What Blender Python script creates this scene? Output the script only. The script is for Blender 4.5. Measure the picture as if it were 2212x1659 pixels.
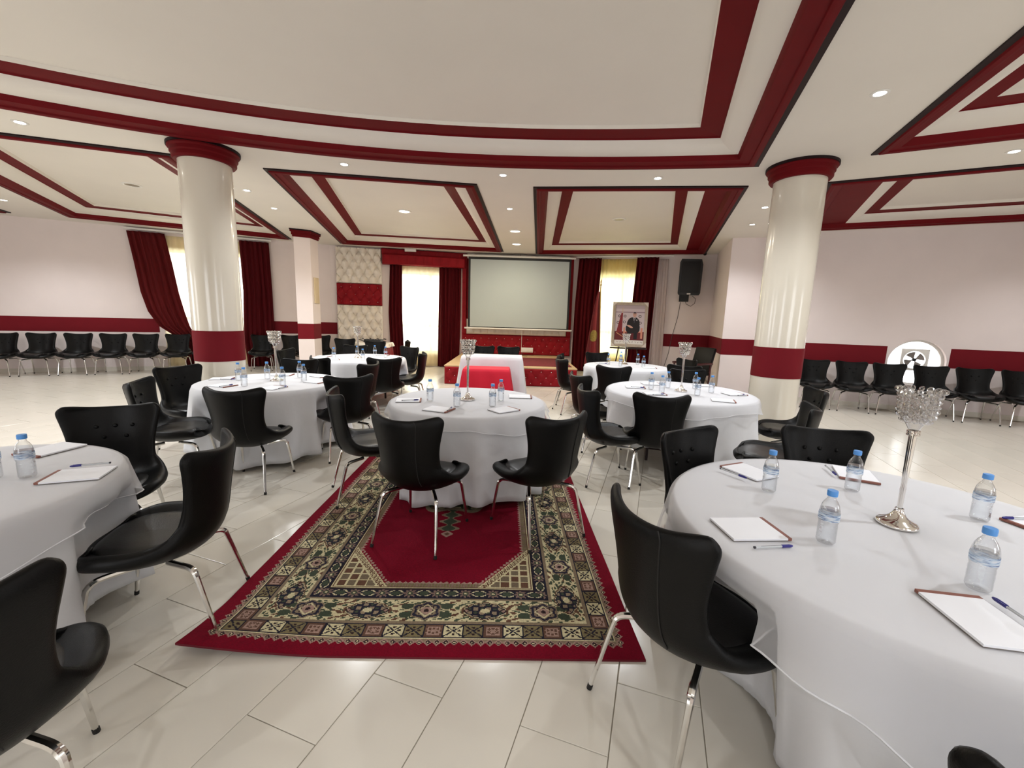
import bpy, bmesh, math, random
import numpy as np
from mathutils import Vector, Matrix
from mathutils.geometry import tessellate_polygon

for o in list(bpy.data.objects):
    bpy.data.objects.remove(o, do_unlink=True)
scene = bpy.context.scene
COL = scene.collection
PI = math.pi

# ------------------------------------------------------------------ camera
cam = bpy.data.cameras.new('camera')
cam.sensor_fit = 'HORIZONTAL'
cam.sensor_width = 36.0
cam.lens = 905.0 / 2212.0 * 36.0
cam.clip_start = 0.02
camo = bpy.data.objects.new('camera', cam)
COL.objects.link(camo)
_p, _r = math.radians(9.0), math.radians(1.70)
_fwd = Vector((0, math.cos(_p), -math.sin(_p)))
_up = Vector((0, math.sin(_p), math.cos(_p)))
_rt = Vector((1, 0, 0))
_r2 = _rt * math.cos(_r) + _up * math.sin(_r)
_u2 = _up * math.cos(_r) - _rt * math.sin(_r)
camo.matrix_world = Matrix(((_r2.x, _u2.x, -_fwd.x, 0.0), (_r2.y, _u2.y, -_fwd.y, 0.0),
                            (_r2.z, _u2.z, -_fwd.z, 1.55), (0, 0, 0, 1)))
scene.camera = camo

# ------------------------------------------------------------------ world, exposure
world = bpy.data.worlds.new('daylight')
scene.world = world
world.use_nodes = True
_bg = world.node_tree.nodes['Background']
_bg.inputs[0].default_value = (0.96, 0.98, 1.0, 1)
_bg.inputs[1].default_value = 4.0
scene.view_settings.view_transform = 'Standard'
scene.view_settings.look = 'None'
scene.view_settings.exposure = 0.42
scene.view_settings.gamma = 1.0
scene.view_settings.use_curve_mapping = False

CEIL = 3.40
SPOT_W = 85.0        # small recessed spots
# recessed spots (x, y): the ones the photograph shows, then the same pattern behind the camera
SPOTS = [(-5.18, 4.69), (-2.2, 5.65), (-0.2, 5.88), (1.82, 5.82), (-4.25, 6.95), (-4.45, 8.06), (-0.13, 7.6),
         (3.94, 7.04), (4.4, 8.22), (2.86, 3.67), (5.12, 4.68), (-9.39, 8.05)]
SPOTS_BEHIND = [(3.1, 1.4), (3.1, -1.2), (6.6, 3.4), (-5.9, 3.3), (-5.4, 1.2), (-5.4, -1.4), (-3.2, -2.0),
                (-0.6, -2.2), (1.6, -2.0), (-8.6, 5.6), (8.2, 5.6)]

# ------------------------------------------------------------------ helpers
def link(o, parent=None):
    COL.objects.link(o)
    if parent is not None:
        o.parent = parent
    return o

def empty(name, loc=(0, 0, 0), rz=0.0, parent=None):
    o = bpy.data.objects.new(name, None)
    o.empty_display_size = 0.1
    o.location = loc
    o.rotation_euler = (0, 0, rz)
    return link(o, parent)

def tag(o, label=None, cat=None, group=None, kind=None):
    if label: o['label'] = label
    if cat: o['category'] = cat
    if group: o['group'] = group
    if kind: o['kind'] = kind
    return o

class MB:
    """collects geometry for ONE mesh object"""
    def __init__(s):
        s.v = []; s.f = []; s.m = []
    def add(s, vs, fs, mi=0):
        b = len(s.v)
        s.v += [tuple(p) for p in vs]
        s.f += [tuple(b + i for i in f) for f in fs]
        s.m += [mi] * len(fs)
        return s
    def box(s, x0, y0, z0, x1, y1, z1, mi=0):
        vs = [(x0,y0,z0),(x1,y0,z0),(x1,y1,z0),(x0,y1,z0),(x0,y0,z1),(x1,y0,z1),(x1,y1,z1),(x0,y1,z1)]
        fs = [(0,3,2,1),(4,5,6,7),(0,1,5,4),(1,2,6,5),(2,3,7,6),(3,0,4,7)]
        return s.add(vs, fs, mi)
    def rbox(s, x0, y0, z0, x1, y1, z1, b=0.01, mi=0):
        """box with chamfered edges"""
        bm = bmesh.new()
        bmesh.ops.create_cube(bm, size=1.0)
        for v in bm.verts:
            v.co = Vector((x0 + (v.co.x + .5) * (x1 - x0), y0 + (v.co.y + .5) * (y1 - y0), z0 + (v.co.z + .5) * (z1 - z0)))
        b = min(b, .45 * min(x1 - x0, y1 - y0, z1 - z0))
        bmesh.ops.bevel(bm, geom=list(bm.edges), offset=b, segments=2, affect='EDGES', profile=0.6)
        bm.verts.index_update()
        s.add([v.co[:] for v in bm.verts], [[v.index for v in f.verts] for f in bm.faces], mi)
        bm.free()
        return s
    def lathe(s, prof, seg=24, mi=0, c=(0, 0), sx=1.0, sy=1.0):
        """prof: list of (r, z); r = 0 closes"""
        n = len(prof)
        vs = []
        for k in range(seg):
            a = 2 * PI * k / seg
            for r, z in prof:
                vs.append((c[0] + sx * r * math.cos(a), c[1] + sy * r * math.sin(a), z))
        fs = []
        for k in range(seg):
            k2 = (k + 1) % seg
            for i in range(n - 1):
                if prof[i][0] < 1e-6 and prof[i + 1][0] < 1e-6: continue
                if prof[i][0] < 1e-6: fs.append((k*n+i, k2*n+i+1, k*n+i+1))
                elif prof[i + 1][0] < 1e-6: fs.append((k*n+i, k2*n+i, k*n+i+1))
                else: fs.append((k*n+i, k2*n+i, k2*n+i+1, k*n+i+1))
        return s.add(vs, fs, mi)
    def tube(s, pts, rad, seg=8, mi=0, cap=True):
        pts = [Vector(p) for p in pts]
        n = len(pts)
        rr = rad if isinstance(rad, (list, tuple)) else [rad] * n
        vs = []
        prev = None
        for i, p in enumerate(pts):
            t = (pts[min(i + 1, n - 1)] - pts[max(i - 1, 0)]).normalized()
            if prev is None:
                a = Vector((0, 0, 1)) if abs(t.z) < .9 else Vector((1, 0, 0))
                u = t.cross(a).normalized()
            else:
                u = (prev - t * prev.dot(t)).normalized()
            prev = u
            w = t.cross(u)
            for k in range(seg):
                a = 2 * PI * k / seg
                vs.append(p + (u * math.cos(a) + w * math.sin(a)) * rr[i])
        fs = []
        for i in range(n - 1):
            for k in range(seg):
                k2 = (k + 1) % seg
                fs.append((i*seg+k, i*seg+k2, (i+1)*seg+k2, (i+1)*seg+k))
        if cap:
            fs.append(tuple(range(seg))[::-1])
            fs.append(tuple((n-1)*seg + k for k in range(seg)))
        return s.add(vs, fs, mi)
    def grid(s, P, mi=0, closed_u=False):
        """P[i][j] -> points"""
        n = len(P); m = len(P[0])
        vs = [p for row in P for p in row]
        fs = []
        for i in range(n - (0 if closed_u else 1)):
            i2 = (i + 1) % n
            for j in range(m - 1):
                fs.append((i*m+j, i2*m+j, i2*m+j+1, i*m+j+1))
        return s.add(vs, fs, mi)
    def mesh(s, name, mats, smooth=True, angle=40):
        me = bpy.data.meshes.new(name)
        me.from_pydata(s.v, [], s.f)
        if not isinstance(mats, (list, tuple)): mats = [mats]
        for m in mats: me.materials.append(m)
        if len(mats) > 1:
            me.polygons.foreach_set('material_index', s.m)
        bm = bmesh.new(); bm.from_mesh(me)
        bmesh.ops.recalc_face_normals(bm, faces=bm.faces[:])
        if smooth:
            lim = math.radians(angle)
            for f in bm.faces: f.smooth = True
            for e in bm.edges:
                if len(e.link_faces) == 2 and e.calc_face_angle(0) > lim: e.smooth = False
        bm.to_mesh(me); bm.free()
        me.update()
        return me
    def build(s, name, mats, parent=None, smooth=True, angle=40):
        return link(bpy.data.objects.new(name, s.mesh(name, mats, smooth, angle)), parent)

def obj_of(name, me, parent=None, loc=(0, 0, 0), rot=(0, 0, 0), scale=None):
    o = bpy.data.objects.new(name, me)
    o.location = loc
    o.rotation_euler = rot
    if scale: o.scale = scale
    return link(o, parent)

KIDS = {}
def kids(o):
    return [c for c in bpy.data.objects if c.parent == o]

def copy_tree(o, parent=None, tree=None):
    """a thing, its parts and their sub-parts"""
    tree = tree or o
    c = o.copy()
    COL.objects.link(c)
    if parent is not None: c.parent = parent
    for ch in KIDS.setdefault(o.name, kids(o)):
        copy_tree(ch, c)
    return c

# ------------------------------------------------------------------ materials
def srgb(r, g, b):
    f = lambda c: c / 12.92 if c <= .04045 else ((c + .055) / 1.055) ** 2.4
    return (f(r / 255), f(g / 255), f(b / 255), 1.0)

def mat(name, col, rough=.5, metal=0.0, var=0.0, vscale=6.0, bump=0.0, bscale=60.0, stretch=None, **kw):
    m = bpy.data.materials.new(name)
    m.use_nodes = True
    nt = m.node_tree
    b = nt.nodes['Principled BSDF']
    b.inputs['Base Color'].default_value = col
    b.inputs['Roughness'].default_value = rough
    b.inputs['Metallic'].default_value = metal
    for k, v in kw.items():
        b.inputs[k.replace('_', ' ')].default_value = v
    tc = None
    if var or bump:
        tc = nt.nodes.new('ShaderNodeTexCoord')
        src = tc.outputs['Object']
        if stretch:
            mp = nt.nodes.new('ShaderNodeMapping')
            mp.inputs['Scale'].default_value = stretch
            nt.links.new(src, mp.inputs['Vector'])
            src = mp.outputs['Vector']
    if var:
        n = nt.nodes.new('ShaderNodeTexNoise')
        n.inputs['Scale'].default_value = vscale
        n.inputs['Detail'].default_value = 4
        nt.links.new(src, n.inputs['Vector'])
        r = nt.nodes.new('ShaderNodeValToRGB')
        r.color_ramp.elements[0].position = .3
        r.color_ramp.elements[1].position = .7
        r.color_ramp.elements[0].color = tuple(c * (1 - var) for c in col[:3]) + (1,)
        r.color_ramp.elements[1].color = tuple(min(1, c * (1 + var)) for c in col[:3]) + (1,)
        nt.links.new(n.outputs['Fac'], r.inputs['Fac'])
        nt.links.new(r.outputs['Color'], b.inputs['Base Color'])
    if bump:
        n2 = nt.nodes.new('ShaderNodeTexNoise')
        n2.inputs['Scale'].default_value = bscale
        n2.inputs['Detail'].default_value = 3
        nt.links.new(src, n2.inputs['Vector'])
        bp = nt.nodes.new('ShaderNodeBump')
        bp.inputs['Strength'].default_value = bump
        bp.inputs['Distance'].default_value = .01
        nt.links.new(n2.outputs['Fac'], bp.inputs['Height'])
        nt.links.new(bp.outputs['Normal'], b.inputs['Normal'])
    return m

def mat_emit(name, col, strength):
    m = bpy.data.materials.new(name)
    m.use_nodes = True
    nt = m.node_tree
    nt.nodes.clear()
    o = nt.nodes.new('ShaderNodeOutputMaterial')
    e = nt.nodes.new('ShaderNodeEmission')
    e.inputs[0].default_value = col
    e.inputs[1].default_value = strength
    nt.links.new(e.outputs[0], o.inputs[0])
    return m

def mat_sheer(name, col, opacity=.6, transl=.7):
    """thin woven cloth: part see-through, part translucent, part diffuse"""
    m = bpy.data.materials.new(name)
    m.use_nodes = True
    nt = m.node_tree
    nt.nodes.clear()
    o = nt.nodes.new('ShaderNodeOutputMaterial')
    tr = nt.nodes.new('ShaderNodeBsdfTransparent')
    tl = nt.nodes.new('ShaderNodeBsdfTranslucent')
    df = nt.nodes.new('ShaderNodeBsdfDiffuse')
    m1 = nt.nodes.new('ShaderNodeMixShader')
    m2 = nt.nodes.new('ShaderNodeMixShader')
    tl.inputs[0].default_value = col
    df.inputs[0].default_value = col
    m1.inputs[0].default_value = transl
    nt.links.new(df.outputs[0], m1.inputs[1])
    nt.links.new(tl.outputs[0], m1.inputs[2])
    m2.inputs[0].default_value = opacity
    nt.links.new(tr.outputs[0], m2.inputs[1])
    nt.links.new(m1.outputs[0], m2.inputs[2])
    nt.links.new(m2.outputs[0], o.inputs[0])
    return m

def mat_clear(name, tint=(.93, .95, .97, 1), refl=.35, rough=.04):
    """thin clear plastic or crystal: see-through with fresnel gloss"""
    m = bpy.data.materials.new(name)
    m.use_nodes = True
    nt = m.node_tree
    nt.nodes.clear()
    o = nt.nodes.new('ShaderNodeOutputMaterial')
    tr = nt.nodes.new('ShaderNodeBsdfTransparent')
    gl = nt.nodes.new('ShaderNodeBsdfGlossy')
    lw = nt.nodes.new('ShaderNodeLayerWeight')
    mul = nt.nodes.new('ShaderNodeMath'); mul.operation = 'MULTIPLY'
    mx = nt.nodes.new('ShaderNodeMixShader')
    tr.inputs[0].default_value = tint
    gl.inputs['Roughness'].default_value = rough
    lw.inputs[0].default_value = .45
    mul.inputs[1].default_value = refl * 2
    nt.links.new(lw.outputs['Facing'], mul.inputs[0])
    nt.links.new(mul.outputs[0], mx.inputs[0])
    nt.links.new(tr.outputs[0], mx.inputs[1])
    nt.links.new(gl.outputs[0], mx.inputs[2])
    nt.links.new(mx.outputs[0], o.inputs[0])
    return m

M = {}
M['wall'] = mat('wall_paint', srgb(229, 217, 214), .8, var=.02, vscale=2, bump=.06, bscale=180)
M['ceil'] = mat('ceiling_paint', srgb(225, 219, 210), .7, var=.02, vscale=1.2, bump=.05, bscale=150)
M['stripe'] = mat('maroon_paint', srgb(108, 19, 29), .6, var=.05, vscale=3, Specular_IOR_Level=.12)
M['trimred'] = mat('maroon_gloss_paint', srgb(100, 14, 20), .55, var=.05, vscale=4, Specular_IOR_Level=.08)
M['trimdark'] = mat('dark_maroon_edge_paint', srgb(26, 5, 8), .55, var=.06, vscale=5, Specular_IOR_Level=.2)
M['colpaint'] = mat('cream_gloss_lacquer', srgb(220, 213, 198), .18, var=.015, vscale=1.5, bump=.03, bscale=3, Coat_Weight=.4, Coat_Roughness=.08)
M['tile'] = mat('cream_porcelain_tile', srgb(214, 208, 196), .2, var=.045, vscale=1.1, bump=.015, bscale=8)
M['grout'] = mat('grey_grout', srgb(152, 144, 130), .85, var=.1, vscale=15)
M['leather'] = mat('black_leatherette', srgb(6, 6, 6), .40, var=.12, vscale=12, bump=.12, bscale=220, Specular_IOR_Level=.2)
M['pad'] = mat('dark_seat_pad', srgb(26, 25, 24), .36, var=.1, vscale=9, bump=.1, bscale=160)
M['chrome'] = mat('chrome', (.72, .71, .69, 1), .12, 1.0, var=.03, vscale=20)
M['rubber'] = mat('black_rubber', srgb(16, 15, 15), .7, var=.1)
M['cloth'] = mat('white_tablecloth', srgb(214, 215, 219), .85, var=.02, vscale=5, bump=.2, bscale=16, Sheen_Weight=.15)
M['lace'] = mat_sheer('white_organza', (.90, .90, .92, 1), .42, .35)
M['darkmetal'] = mat('dark_brown_metal', srgb(42, 26, 24), .45, .3, var=.1)
M['ply'] = mat('plywood', srgb(150, 120, 86), .6, var=.15, vscale=8, stretch=(1, 12, 1))
M['redvelvet'] = mat('red_velvet', srgb(132, 6, 20), .7, var=.12, vscale=6, bump=.08, bscale=90, Specular_IOR_Level=.25)
M['whitevinyl'] = mat('cream_vinyl', srgb(226, 217, 204), .38, var=.03, vscale=5, bump=.05, bscale=120)
M['crystal'] = mat('crystal_button', (.9, .88, .86, 1), .08, .85, var=.05)
M['curtain'] = mat('dark_red_curtain', srgb(74, 5, 12), .8, var=.18, vscale=7, bump=.1, bscale=120, stretch=(6, 6, .5), Specular_IOR_Level=.15)
M['curtain_l'] = mat('maroon_curtain', srgb(88, 18, 20), .8, var=.18, vscale=7, bump=.1, bscale=120, stretch=(6, 6, .5), Specular_IOR_Level=.15)
M['sheer'] = mat_sheer('cream_voile', (1.0, .93, .66, 1), .48, .85)
M['sheer_y'] = mat_sheer('pale_yellow_voile', (.97, .90, .56, 1), .75, .85)
M['sheer_grey'] = mat_sheer('greyish_voile', (.80, .72, .70, 1), .86, .5)
M['winframe'] = mat('cream_window_frame', srgb(206, 190, 160), .45, var=.04)
M['glass'] = mat_clear('window_glass', (.97, .98, .98, 1), .12)
M['screen'] = mat('projection_fabric', srgb(176, 185, 184), .85, var=.01, vscale=2)
M['black'] = mat('matte_black', srgb(14, 14, 15), .6, var=.1)
M['blackplastic'] = mat('black_plastic', srgb(18, 18, 19), .5, var=.1, bump=.1, bscale=300)
M['whiteplastic'] = mat('white_plastic', srgb(225, 222, 216), .4, var=.02)
M['wood'] = mat('pale_wood', srgb(196, 168, 128), .5, var=.14, vscale=6, stretch=(1, 9, 9))
M['gold'] = mat('gold_finish', srgb(196, 158, 92), .35, .7, var=.08)
M['silver'] = mat('polished_silver', (.82, .79, .75, 1), .1, 1.0, var=.03)
M['bead'] = mat_clear('crystal_bead', (.97, .96, .95, 1), .6, .03)
M['beadsilver'] = mat('mirrored_bead', (.86, .84, .81, 1), .07, .92, var=.04, vscale=60)
M['bottle'] = mat_clear('clear_pet_plastic', (.975, .985, .995, 1), .34, .05)
M['cap'] = mat('blue_bottle_cap', srgb(84, 150, 222), .4, var=.04)
M['paper'] = mat('white_paper', srgb(238, 240, 246), .8, var=.01, bump=.02)
M['padback'] = mat('grey_card_backing', srgb(120, 112, 106), .7, var=.06)
M['tape'] = mat('brown_binding_tape', srgb(132, 82, 70), .6, var=.06)
M['penblue'] = mat('blue_pen_plastic', srgb(30, 28, 120), .35, var=.04)
M['penclear'] = mat('clear_pen_barrel', srgb(196, 200, 204), .15, var=.02)
M['ink'] = mat('dark_ink', srgb(24, 24, 40), .5, var=.04)
M['redcloth'] = mat('scarlet_tablecloth', srgb(206, 14, 48), .75, var=.04, vscale=5, bump=.08, bscale=50)
M['disc'] = mat_emit('lamp_disc_glow', (1, .93, .78, 1), 6.0)
M['spotglow'] = mat_emit('spot_lens_glow', (1, .97, .9, 1), 30.0)
M['discoff'] = mat('unlit_lamp_glass', srgb(150, 138, 120), .4, var=.05)
M['cable'] = mat('grey_cable', srgb(90, 82, 80), .6, var=.05)

# ------------------------------------------------------------------ geometry of walls
class Wall:
    """straight wall from A to B (left to right as seen from inside); s along, z up, d depth into the room"""
    def __init__(s, A, B):
        s.A = Vector((A[0], A[1], 0)); s.B = Vector((B[0], B[1], 0))
        s.t = (s.B - s.A).normalized(); s.L = (s.B - s.A).length
        s.n = Vector((s.t.y, -s.t.x, 0))
    def p(s, a, z, d=0.0):
        return s.A + s.t * a + s.n * d + Vector((0, 0, z))
    def mat4(s, a=0, z=0, d=0):
        o = s.p(a, z, d)
        return Matrix(((s.t.x, -s.n.x, 0, o.x), (s.t.y, -s.n.y, 0, o.y), (0, 0, 1, o.z), (0, 0, 0, 1)))
    def empty(s, name, a, z, d):
        """local x along the wall, local y into the wall, z up"""
        e = empty(name)
        e.matrix_world = s.mat4(a, z, d)
        return e
    def build(s, name, holes=(), thick=.25, z1=CEIL, z0=0.0, mat_=None, s0=0.0, s1=None):
        s1 = s.L if s1 is None else s1
        mb = MB()
        boxes = []
        for h in holes:
            xs = [q[0] for q in h]; zs = [q[1] for q in h]
            boxes.append((min(xs), min(zs), max(xs), max(zs)))
        X = sorted({s0, s1} | {q for bx in boxes for q in (bx[0], bx[2])})
        Z = sorted({z0, z1} | {q for bx in boxes for q in (bx[1], bx[3])})
        for d in (0, -thick):
            for xa, xb in zip(X[:-1], X[1:]):
                for za, zb in zip(Z[:-1], Z[1:]):
                    cx, cz = (xa + xb) / 2, (za + zb) / 2
                    if any(bx[0] < cx < bx[2] and bx[1] < cz < bx[3] for bx in boxes): continue
                    mb.add([s.p(xa, za, d), s.p(xb, za, d), s.p(xb, zb, d), s.p(xa, zb, d)], [(0, 1, 2, 3)])
            for h, bx in zip(holes, boxes):
                if len(h) > 4:                       # round opening: fill between its square and the circle
                    c = ((bx[0] + bx[2]) / 2, (bx[1] + bx[3]) / 2); R = (bx[2] - bx[0]) / 2
                    n = len(h)
                    sqr = []
                    for x, z in h:
                        ux, uz = x - c[0], z - c[1]; k = R / max(abs(ux), abs(uz)); sqr.append((c[0] + ux * k, c[1] + uz * k))
                    vs = [s.p(x, z, d) for x, z in h] + [s.p(x, z, d) for x, z in sqr]
                    mb.add(vs, [(i, (i+1) % n, n + (i+1) % n, n + i) for i in range(n)])
        for lp in [[(s0, z0), (s1, z0), (s1, z1), (s0, z1)]] + [list(h) for h in holes]:
            n = len(lp)
            vs = [s.p(x, z, 0) for x, z in lp] + [s.p(x, z, -thick) for x, z in lp]
            mb.add(vs, [(i, (i+1) % n, n + (i+1) % n, n + i) for i in range(n)])
        o = mb.build(name, mat_ or M['wall'], smooth=False)
        tag(o, kind='structure')
        return o
    def strip(s, name, parent, a0, a1, z0, z1, d=.004, m=None, back=-.01):
        mb = MB()
        vs = []
        for dd in (back, d):
            for a, z in ((a0, z0), (a1, z0), (a1, z1), (a0, z1)): vs.append(s.p(a, z, dd))
        mb.add(vs, [(4,5,6,7),(0,3,2,1),(0,1,5,4),(1,2,6,5),(2,3,7,6),(3,0,4,7)])
        return mb.build(name, m or M['stripe'], parent, smooth=False)

def rect(a0, z0, a1, z1):
    return [(a0, z0), (a1, z0), (a1, z1), (a0, z1)]

ST0, ST1 = .935, 1.265        # painted stripe
SA0, SA1 = .865, 1.22         # the same band on the walls right of the stage
WL = Wall((-13.2, 8.38), (-5.2, 12.1))
S1 = Wall((-5.2, 12.1), (-1.7, 12.95))
S2 = Wall((-1.7, 12.95), (1.75, 12.95))
S3 = Wall((1.75, 12.95), (5.45, 11.75))
PR = Wall((5.45, 11.75), (4.70, 9.50))      # return beside the speaker
PF = Wall((4.70, 9.50), (5.36, 9.37))       # pilaster face
PJ = Wall((5.36, 9.37), (5.45, 8.86))       # jog behind the right column
SR = Wall((5.45, 8.86), (10.6, 6.58))
SE = Wall((10.6, 6.58), (10.6, -4.5))
SB = Wall((10.6, -4.5), (-13.2, -4.5))
SW = Wall((-13.2, -4.5), (-13.2, 8.38))

WIN_L = (5.0, .75, 6.95, 2.95)
WIN_1 = (1.62, .42, 3.62, 2.78)
WIN_2 = (.62, .50, 2.25, 2.86)
FAN_C, FAN_R = (2.36, .93), .43

wall_left = WL.build('wall_left', [rect(*WIN_L)])
wall_stage_left = S1.build('wall_back_left', [rect(*WIN_1)])
wall_back = S2.build('wall_back')
wall_stage_right = S3.build('wall_back_right', [rect(*WIN_2)])
wall_return = PR.build('wall_return', thick=.03)
wall_pilaster = PF.build('wall_pilaster', thick=.03)
circ = [(FAN_C[0] + FAN_R * math.cos(2*PI*k/48), FAN_C[1] + FAN_R * math.sin(2*PI*k/48)) for k in range(48)]
wall_jog = PJ.build('wall_jog', thick=.03)
wall_right = SR.build('wall_right', [circ])
wall_east = SE.build('wall_side_right', [rect(7.4, .8, 9.8, 2.6)])
wall_rear = SB.build('wall_rear', [rect(5.0 + 8.0*k, .7, 7.6 + 8.0*k, 2.7) for k in range(2)])  # unseen openings, here and in both side walls, added to let in fill daylight
wall_west = SW.build('wall_side_left', [rect(2.0, .8, 4.4, 2.6), rect(7.0, .8, 9.4, 2.6)])
WL.strip('painted_stripe', wall_left, 0, WIN_L[0] - .12, ST0, ST1)
WL.strip('painted_stripe', wall_left, WIN_L[2] + .08, WL.L, ST0, ST1)
S1.strip('painted_stripe', wall_stage_left, 0, .14, ST0, ST1)
S3.strip('painted_stripe', wall_stage_right, 2.66, S3.L, SA0, SA1)
PR.strip('painted_stripe', wall_return, 0, PR.L, SA0, SA1)
PF.strip('painted_stripe', wall_pilaster, 0, PF.L, SA0, SA1)
PJ.strip('painted_stripe', wall_jog, 0, PJ.L, SA0, SA1)
SR.strip('painted_stripe', wall_right, 0, FAN_C[0] - FAN_R - .03, SA0, SA1)
SR.strip('painted_stripe', wall_right, FAN_C[0] + FAN_R + .03, SR.L, SA0, SA1)
SE.strip('painted_stripe', wall_east, 0, 7.4, ST0, ST1)
SW.strip('painted_stripe', wall_west, 9.4, SW.L, ST0, ST1)
n = 0
for W_, segs, nm in ((WL, [(0, WL.L)], 'left'), (SR, [(0, SR.L)], 'right'), (S3, [(2.6, S3.L)], 'back')):
    for a0, a1 in segs:
        b = W_.strip('baseboard_' + nm, None, a0, a1, 0.0, .09, .012, M['tile'])
        tag(b, kind='structure')

# ------------------------------------------------------------------ ceiling with coffers
def inset(poly, u):
    """offset a convex counter-clockwise polygon inwards"""
    n = len(poly)
    out = []
    for i in range(n):
        p0, p1, p2 = (Vector(poly[i-1]), Vector(poly[i]), Vector(poly[(i+1) % n]))
        d1 = (p1 - p0).normalized(); d2 = (p2 - p1).normalized()
        n1 = Vector((-d1.y, d1.x)); n2 = Vector((-d2.y, d2.x))
        k = 1 + n1.dot(n2)
        out.append(p1 + (n1 + n2) * (u / k))
    return out

arc = [(2.83, 5.29), (2.11, 5.41), (1.03, 5.55), (-.11, 5.59), (-1.37, 5.50), (-2.56, 5.28), (-3.59, 4.99), (-4.4, 4.68), (-4.95, 4.40), (-5.7, 3.95)]
# smooth the arc with a fitted quartic
_ax = np.array([a[0] for a in arc]); _ay = np.array([a[1] for a in arc])
_c = np.polyfit(_ax, _ay, 3)
arc = [(x, float(np.polyval(_c, x))) for x in np.linspace(2.83, -5.7, 26)]
COFFERS = {
    'main': [(-3.9, -1.2), (.5, -1.1)] + arc,
    'c1': [(-6.84, 4.58), (-4.23, 5.46), (-5.84, 11.32), (-9.55, 9.28)],
    'c2': [(-3.36, 5.87), (-.58, 6.28), (-.35, 12.34), (-4.74, 11.73)],
    'c3': [(.22, 6.33), (3.11, 6.01), (5.08, 11.62), (.57, 12.50)],
    'c4': [(4.0, 5.77), (7.2, 4.2), (10.1, 6.58), (5.58, 8.58)],
    'c5': [(2.85, 2.32), (6.2, 2.2), (6.3, 3.62), (3.79, 4.86)],
    'c6': [(-12.8, 5.4), (-8.6, 4.9), (-10.5, 9.1), (-12.6, 8.0)],
}
outer = [tuple(w.A.xy) for w in (SW, WL, S1, S2, S3, PR, PF, PJ, SR, SE, SB)]
outer = outer[::-1]
def ring(poly): return [Vector((x, y, 0)) for x, y in poly]
loops = [outer] + [COFFERS[k] for k in COFFERS]
tris = tessellate_polygon([ring(l) for l in loops])
flat = [q for l in loops for q in l]
cb = MB()
cb.add([(x, y, CEIL) for x, y in flat], tris)
ceiling = tag(cb.build('ceiling', M['ceil'], smooth=False), kind='structure')

PROF_SMALL = dict(
    edge=[(0, 0.0), (0, -.015), (.045, -.02)],
    red_moulding=[(.045, -.02), (.055, -.035), (.08, -.042), (.105, -.035), (.11, -.022), (.18, -.018), (.20, .01), (.22, .05)],
    white_cove=[(.22, .05), (.24, .055), (.32, .065), (.40, .10), (.44, .15)],
    red_band=[(.44, .15), (.45, .16), (.62, .165)], rise=[(.62, .165), (.63, .21)])
PROF_MAIN = dict(
    edge=[(0, 0.0), (0, -.012), (.05, -.016)],
    red_moulding=[(.05, -.016), (.06, -.030), (.09, -.036), (.12, -.028), (.125, -.014), (.24, -.006), (.255, .015), (.265, .045)],
    white_cove=[(.265, .045), (.28, .05), (.38, .062), (.45, .10), (.48, .14)],
    red_band=[(.48, .14), (.49, .152), (.70, .165)], rise=[(.70, .165), (.71, .20)])
def widen(poly, extra):
    """move single edges of a convex polygon further in: extra = {edge index: distance}"""
    n = len(poly)
    lines = []
    for i in range(n):
        p1, p2 = Vector(poly[i]), Vector(poly[(i+1) % n])
        d = (p2 - p1).normalized(); nn = Vector((-d.y, d.x))
        lines.append((p1 + nn * extra.get(i, 0.0), d))
    out = []
    for i in range(n):
        (p, d), (q, e) = lines[i-1], lines[i]
        cr = d.x * e.y - d.y * e.x
        t = ((q.x - p.x) * e.y - (q.y - p.y) * e.x) / cr
        out.append(p + d * t)
    return out
def coffer(idx, poly, prof, extra=None):
    e = empty('trim_%d' % idx, (0, 0, CEIL))
    tag(e, kind='structure')
    inner = widen(poly, extra) if extra else [Vector(q) for q in poly]
    for nm, m in (('edge', 'trimdark'), ('red_moulding', 'trimred'), ('white_cove', 'ceil'), ('red_band', 'trimred'), ('rise', 'ceil')):
        mb = MB()
        rows = []
        src = poly if nm in ('edge', 'red_moulding') else inner
        for u, z in prof[nm]:
            rows.append([(q.x, q.y, z) for q in inset(src, u)])
        if nm == 'red_moulding' and extra:
            u, z = prof[nm][-1]
            rows.append([(q.x, q.y, z) for q in inset(inner, u)])
        mb.grid([list(c) for c in zip(*rows)], closed_u=True)
        mb.build({'edge': 'dark_edge', 'rise': 'panel_rim'}.get(nm, nm), M[m], e, smooth=True, angle=35)
    u, z = prof['rise'][-1]
    q = inset(inner, u)
    tri = tessellate_polygon([[Vector((a.x, a.y, 0)) for a in q]])
    mb = MB(); mb.add([(a.x, a.y, z) for a in q], tri)
    mb.build('panel', M['ceil'], e, smooth=False)
    return e
for i, (kname, poly) in enumerate(COFFERS.items()):
    coffer(i + 1, poly, PROF_MAIN if kname == 'main' else PROF_SMALL, {'c3': {1: .30}, 'c4': {3: .42}}.get(kname))

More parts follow.
